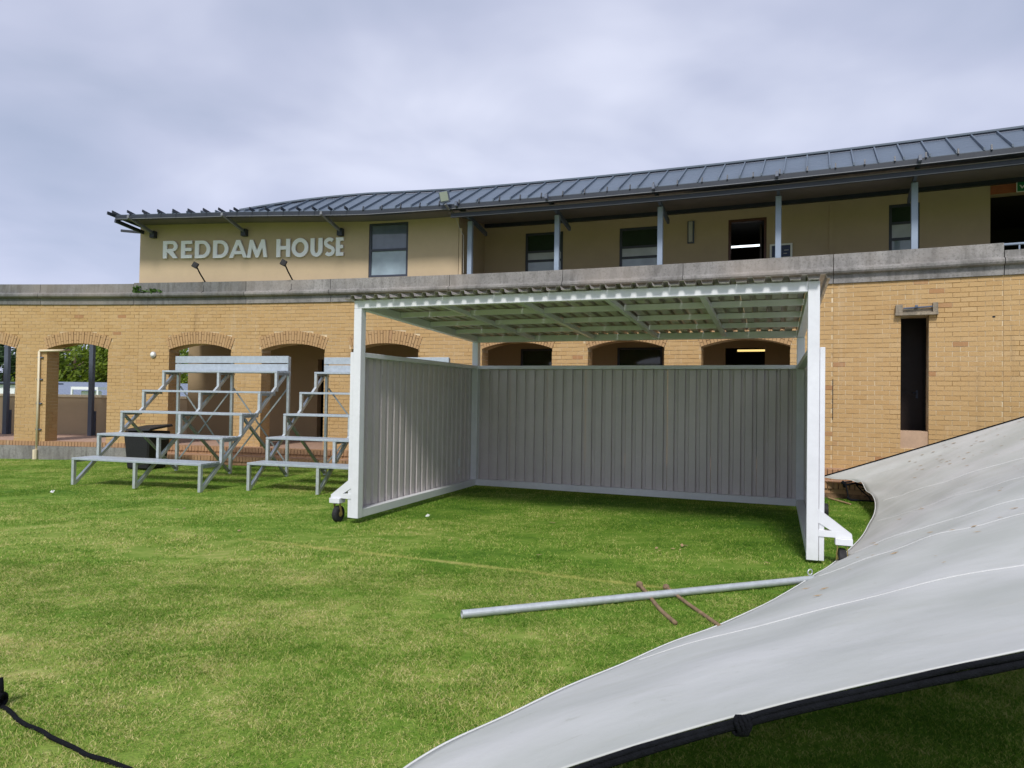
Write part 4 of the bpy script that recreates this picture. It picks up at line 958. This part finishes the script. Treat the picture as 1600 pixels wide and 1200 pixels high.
mb = MB()
for lx, ly in ((1.62, 7.35), (1.95, 7.5), (2.55, 6.72), (1.5, 9.6), (0.55, 8.9), (2.2, 7.9), (-3.2, 8.1), (.3, 6.9), (-.6, 7.7), (1.75, 7.42), (-4.6, 9.6)):
    for q in range(2):
        p = Vector((lx+rnd.gauss(0, .04), ly+rnd.gauss(0, .04), ground_z(lx, ly)+.018+rnd.random()*.01)); a = rnd.uniform(0, 6.3); l = rnd.uniform(.018, .045); d = Vector((cos(a), sin(a), rnd.uniform(-.2, .3)))*l; e = Vector((-sin(a), cos(a), rnd.uniform(-.2, .4)))*l*.5
        mb.add([p-d, p+e, p+d, p-e], [(0, 1, 2), (0, 2, 3)])
tag(mb.build('dry_leaves', M['wood']), 'small dry brown leaves scattered over the lawn', None, None, 'stuff')
# ------------------------------------------------------------------ things on the grass
t = empty('steel_pole', (-.34, 4.93, 0), 0, 'long galvanised steel pole lying on the grass beside the canvas', 'pole')
pa, pb = Vector((-.335, 4.93, .036)), Vector((2.66, 6.03, .04)); dd = (pb-pa).normalized()
mb = MB()
n = 18; sd = dd.cross(Vector((0, 0, 1))).normalized(); uu = sd.cross(dd)
def ring(p, r): return [p + r*(cos(2*pi*k/n)*sd + sin(2*pi*k/n)*uu) for k in range(n)]
vs = ring(pa, .030) + ring(pb, .030) + ring(pa, .025) + ring(pa+dd*.3, .025)
fs = [(k, (k+1) % n, n+(k+1) % n, n+k) for k in range(n)] + [(k, 2*n+k, 2*n+(k+1) % n, (k+1) % n) for k in range(n)] + [(2*n+k, 3*n+k, 3*n+(k+1) % n, 2*n+(k+1) % n) for k in range(n)] + [tuple(3*n+k for k in range(n)), tuple(n+k for k in range(n))]
mb.add(vs, fs); mb.build('tube', M['galv'], t, ws=True, smooth=False)
mb = MB(); ec = pb - dd*.03 + Vector((0, 0, .062)); mb.tube([ec + .024*(cos(a)*dd + sin(a)*Vector((0, 0, 1))) for a in [2*pi*k/16 for k in range(17)]], .006, 6, cap=False); mb.build('eye_ring', M['galv'], t, ws=True, smooth=True)
def peg(name, pts, r, lab):
    t = empty(name, pts[0], 0, lab, 'stake', 'rusty steel stakes under the pole')
    mb = MB(); n = len(pts)-1; mb.tube([cat(pts, i/(n*5)) for i in range(n*5+1)], r, 8); mb.build('shaft', M['rust'], t, ws=True, smooth=True)
    mb = MB(); p = Vector(pts[0]); q = (Vector(pts[0])-Vector(pts[1])).normalized(); mb.tube([p-q*.03, p, p+q*.025], [r*1.1, r*1.9, r*1.5], 8); mb.build('head', M['rust'], t, ws=True)
peg('ground_stake', [(1.10, 5.80, .03), (1.125, 5.5, .016), (1.14, 5.15, .016), (1.18, 4.86, .018)], .016, 'bent rusty stake, the one lying fully in view under the pole')
peg('ground_stake', [(1.315, 5.75, .025), (1.375, 5.40, .016), (1.455, 4.95, .016), (1.54, 4.45, .016)], .015, 'straight rusty stake running from the pole to under the canvas')
o = MB().tube([(5.36, 11.55, -.03), (5.38, 11.2, -.03), (5.40, 10.9, -.03)], [.02, .018, .014], 6).build('stick', M['wood']); tag(o, 'short pale wooden stick on the grass behind the shelter castor', 'stick')
def litter(loc, lab, s):
    rnd = random.Random(int(loc[0]*100)); mb = MB()
    pts = [Vector((rnd.uniform(-1, 1)*.05, rnd.uniform(-1, 1)*.05, rnd.uniform(0, .05)))*s for _ in range(9)]
    mb.add(pts, [(0, 1, 2), (2, 3, 4), (4, 5, 6), (6, 7, 8), (0, 4, 8), (1, 5, 7)])
    o = mb.build('paper_scrap', M['paper']); o.location = loc; tag(o, lab, 'litter', 'white paper scraps on the lawn')
litter((-7.3, 10.95, -.055), 'white paper scrap on the grass in front of the left bleacher', 1.1); litter((-1.1, 9.1, -.02), 'white paper scrap on the grass inside the shelter', .9)
# black rope at lower left
BR = empty('black_rope', (-2.5, 3.4, 0), 0, 'black rope with a knotted end snaking over the grass', 'rope')
pts = [(-3.3, 3.46, .014), (-2.78, 3.47, .014), (-2.54, 3.45, .014), (-2.43, 3.385, .014), (-2.36, 3.325, .014), (-2.27, 3.265, .014), (-2.17, 3.215, .014), (-2.08, 3.155, .014), (-1.98, 3.10, .014), (-1.90, 3.055, .014), (-1.82, 3.005, .014), (-1.72, 2.967, .014), (-1.62, 2.92, .014), (-1.52, 2.87, .014), (-1.2, 2.7, .014)]
mb = MB(); n = len(pts)-1; mb.tube([cat(pts, i/(n*8)) for i in range(n*8+1)], .0105, 8); mb.build('strand', M['rope'], BR, ws=True, smooth=True)
mb = MB(); pk = Vector((-2.555, 3.46, .04))
for i in range(3): mb.tube([pk + Vector((.02*(i-1), .03*cos(a), .03*sin(a))) for a in [2*pi*q/10 for q in range(11)]], .013, 6)
mb.tube([pk, pk+Vector((-.008, 0, .06)), pk+Vector((-.02, 0, .105))], .013, 6); mb.tube([pk+Vector((.015, 0, 0)), pk+Vector((.016, 0, .06)), pk+Vector((.012, 0, .11))], .013, 6); mb.build('knot', M['rope'], BR, ws=True, smooth=True)

# ------------------------------------------------------------------ beyond the left arches
t = empty('outbuilding', (-24, 38, -.15), 0, 'low outbuilding with blue grey ribbed roof seen through the left arch', 'building')
mb = MB(); mb.box(-27.8, -16.5, 36.0, 44, -.15, 1.25); mb.build('wall', M['plaster'], t, ws=True)
mb = MB(); x = -28.2
while x < -16.2: mb.hexa([(x, 35.6, 1.15), (x+.22, 35.6, 1.15), (x+.22, 39.5, 1.98), (x, 39.5, 1.98), (x+.03, 35.6, 1.20), (x+.16, 35.6, 1.20), (x+.16, 39.5, 2.03), (x+.03, 39.5, 2.03)]); x += .22
mb.build('ribbed_roof', M['steel_blue'], t, ws=True)
mb = MB(); mb.box(-28.2, -16.2, 39.5, 39.8, 1.98, 2.06); mb.build('ridge', M['steel_blue'], t, ws=True)
t = empty('white_canopy', (-24.2, 34.5, 0), 0, 'small white canopy frame in front of the blue grey roof', 'canopy')
mb = MB(); mb.box(-21.9, -20.55, 34.0, 34.9, 1.62, 1.76); mb.build('canopy_top', M['whitewall'], t, ws=True)
for x in (-21.9, -20.62): mb = MB(); mb.box(x, x+.08, 34.0, 34.08, -.1, 1.615); mb.build('leg', M['whitewall'], t, ws=True)
mb = MB(); mb.box(-21.6, -20.8, 34.3, 34.8, 1.28, 1.56); mb.build('unit_body', M['whitewall'], t, ws=True, bevel=.05)
mb = MB(); mb.box(-21.7, -20.72, 34.25, 34.85, 1.17, 1.275); mb.build('unit_base', M['black'], t, ws=True)
t = empty('white_shed', (-27, 34, 0), 0, 'white shed with dark eave seen through the leftmost arch', 'shed')
mb = MB(); mb.hexa([(-29, 32, -.2), (-23.4, 32, -.2), (-23.4, 35, -.2), (-29, 35, -.2), (-29, 32, 1.80), (-23.2, 32, 1.80), (-23.2, 35, 1.85), (-29, 35, 1.85)]); mb.build('wall', M['whitewall'], t, ws=True)
mb = MB(); mb.box(-29.2, -23.05, 31.8, 35.2, 1.855, 1.93); mb.build('roof', M['post_dark'], t, ws=True)
def tree(name, x, y, h, r, mat, lab, seed, conic=False, n=5200, ls=.16):
    rnd = random.Random(seed); t = empty(name, (x, y, -.1), 0, lab, 'tree', 'trees beyond the low wall')
    mb = MB(); mb.tube([(x, y, -.2), (x+.1, y, h*.35), (x+.05, y+.1, h*.75)], [.22, .15, .06], 8)
    for i in range(7):
        a = rnd.uniform(0, 2*pi); z = h*rnd.uniform(.25, .6); mb.tube([(x+.08, y, z), (x+cos(a)*r*.4, y+sin(a)*r*.4, z+h*.16), (x+cos(a)*r*.75, y+sin(a)*r*.75, z+h*.24)], [.08, .05, .02], 6)
    mb.build('trunk', M['bark'], t, ws=True)
    mb = MB(); blobs = []
    for i in range(26):
        a = rnd.uniform(0, 2*pi); zf = rnd.uniform(.12, 1.0); rr_ = r*(1-zf)*.9 if conic else r*sqrt(max(0.05, 1-(zf*1.7-.8)**2))*rnd.uniform(.35, 1)
        blobs.append((x+cos(a)*rr_, y+sin(a)*rr_, h*zf*.93, r*rnd.uniform(.22, .42)*(1.0 if not conic else .55)))
    for i in range(n):
        bx, by, bz, br = rnd.choice(blobs); d = Vector((rnd.gauss(0, 1), rnd.gauss(0, 1), rnd.gauss(0, .8))).normalized()*br*rnd.uniform(.45, 1.05)
        p = Vector((bx, by, bz)) + d; nn = Vector((rnd.gauss(0, 1), rnd.gauss(0, 1), rnd.gauss(.3, 1))).normalized(); e1 = nn.orthogonal().normalized(); e2 = nn.cross(e1); l = ls*rnd.uniform(.6, 1.2)
        mb.add([p-e1*l, p+e2*l*.5, p+e1*l, p-e2*l*.5], [(0, 1, 2, 3)])
    mb.build('crown', M[mat], t, ws=True)
tree('broadleaf_tree', -29.5, 46, 5.6, 3.1, 'leaf_bright', 'bright yellow green tree behind the ribbed roof', 1, n=8000); tree('broadleaf_tree', -25.6, 45, 4.8, 2.6, 'leaf_bright', 'bright green tree showing beside the right jamb of the drainpipe arch', 2, n=7000)
tree('broadleaf_tree', -32.6, 52, 6.6, 2.2, 'leaf_dark', 'dark green tree behind the drainpipe arch', 3, n=5000); tree('broadleaf_tree', -33.5, 45, 4.2, 2.4, 'leaf_dark', 'dark green tree showing in the leftmost arch', 4, n=6000)
tree('conifer_tree', -35.6, 47, 6.2, 1.5, 'leaf_dark', 'narrow dark conifer behind the leftmost arch', 5, conic=True, n=4000); tree('broadleaf_tree', -22.0, 44, 4.3, 2.6, 'leaf_bright', 'green tree glimpsed in the gap of the arch above the bleacher', 6, n=6000)

# ------------------------------------------------------------------ grass blades (instanced tufts)
def grass():
    rnd = random.Random(21)
    def patch(nb, hmin, hmax, wd, size):
        vs = []; fs = []
        for i in range(nb):
            x, y = rnd.uniform(-size, size), rnd.uniform(-size, size); a = rnd.uniform(0, 2*pi); h = rnd.uniform(hmin, hmax); lean = rnd.uniform(.7, 2.6)*h; b = rnd.uniform(0, 2*pi); w = wd*rnd.uniform(.7, 1.3)
            dx, dy = cos(a)*w, sin(a)*w; k = len(vs)
            mx_, my_ = x+cos(b)*lean*.4, y+sin(b)*lean*.4
            vs += [(x-dx, y-dy, -.006), (x+dx, y+dy, -.006), (mx_+dx*.8, my_+dy*.8, h*.6), (mx_-dx*.8, my_-dy*.8, h*.6), (x+cos(b)*lean, y+sin(b)*lean, h)]
            fs += [(k, k+1, k+2, k+3), (k+3, k+2, k+4)]
        me = bpy.data.meshes.new('grass_tuft'); me.from_pydata(vs, [], fs); me.materials.append(M['blade']); return bpy.data.objects.new('grass_tuft', me)
    def field(name, pts, tuft, lab):
        me = bpy.data.meshes.new(name); me.from_pydata(pts, [], []); o = bpy.data.objects.new(name, me); COL.objects.link(o); tag(o, lab, None, None, 'stuff')
        ng = bpy.data.node_groups.new('scatter', 'GeometryNodeTree'); ng.interface.new_socket('Geometry', in_out='INPUT', socket_type='NodeSocketGeometry'); ng.interface.new_socket('Geometry', in_out='OUTPUT', socket_type='NodeSocketGeometry')
        gi = ng.nodes.new('NodeGroupInput'); go = ng.nodes.new('NodeGroupOutput'); m2p = ng.nodes.new('GeometryNodeMeshToPoints'); iop = ng.nodes.new('GeometryNodeInstanceOnPoints'); oi = ng.nodes.new('GeometryNodeObjectInfo'); oi.inputs[0].default_value = tuft
        rv = ng.nodes.new('FunctionNodeRandomValue'); rv.data_type = 'FLOAT_VECTOR'; rv.inputs[0].default_value = (0, 0, 0); rv.inputs[1].default_value = (0, 0, 6.283)
        sc_ = ng.nodes.new('FunctionNodeRandomValue'); sc_.data_type = 'FLOAT_VECTOR'; sc_.inputs[0].default_value = (.85, .85, .75); sc_.inputs[1].default_value = (1.1, 1.1, 1.25)
        for a, b in ((gi.outputs[0], m2p.inputs[0]), (m2p.outputs[0], iop.inputs[0]), (oi.outputs['Geometry'], iop.inputs['Instance']), (rv.outputs[0], iop.inputs['Rotation']), (sc_.outputs[0], iop.inputs['Scale']), (iop.outputs[0], go.inputs[0])): ng.links.new(a, b)
        o.modifiers.new('scatter', 'NODES').node_group = ng
    def pts_in(d0, d1, step):
        out = []; y = d0
        while y < d1:
            half = y*.80 + 1.6; x = -half
            while x < half:
                px_, py_ = x + rnd.uniform(-.5, .5)*step, y + rnd.uniform(-.5, .5)*step
                if py_ < _cy(px_) - .75 + (0.5 if px_ < -9 else 0) : out.append((px_, py_, ground_z(px_, py_)))
                x += step
            y += step
        return out
    near = patch(1200, .006, .018, .0016, .17); far = patch(520, .008, .020, .0026, .26)
    field('grass', pts_in(1.6, 6.4, .22), near, 'short mown grass blades of the near lawn')
    field('grass', pts_in(6.4, 17.0, .40), far, 'short mown grass blades of the lawn near the building')
grass()
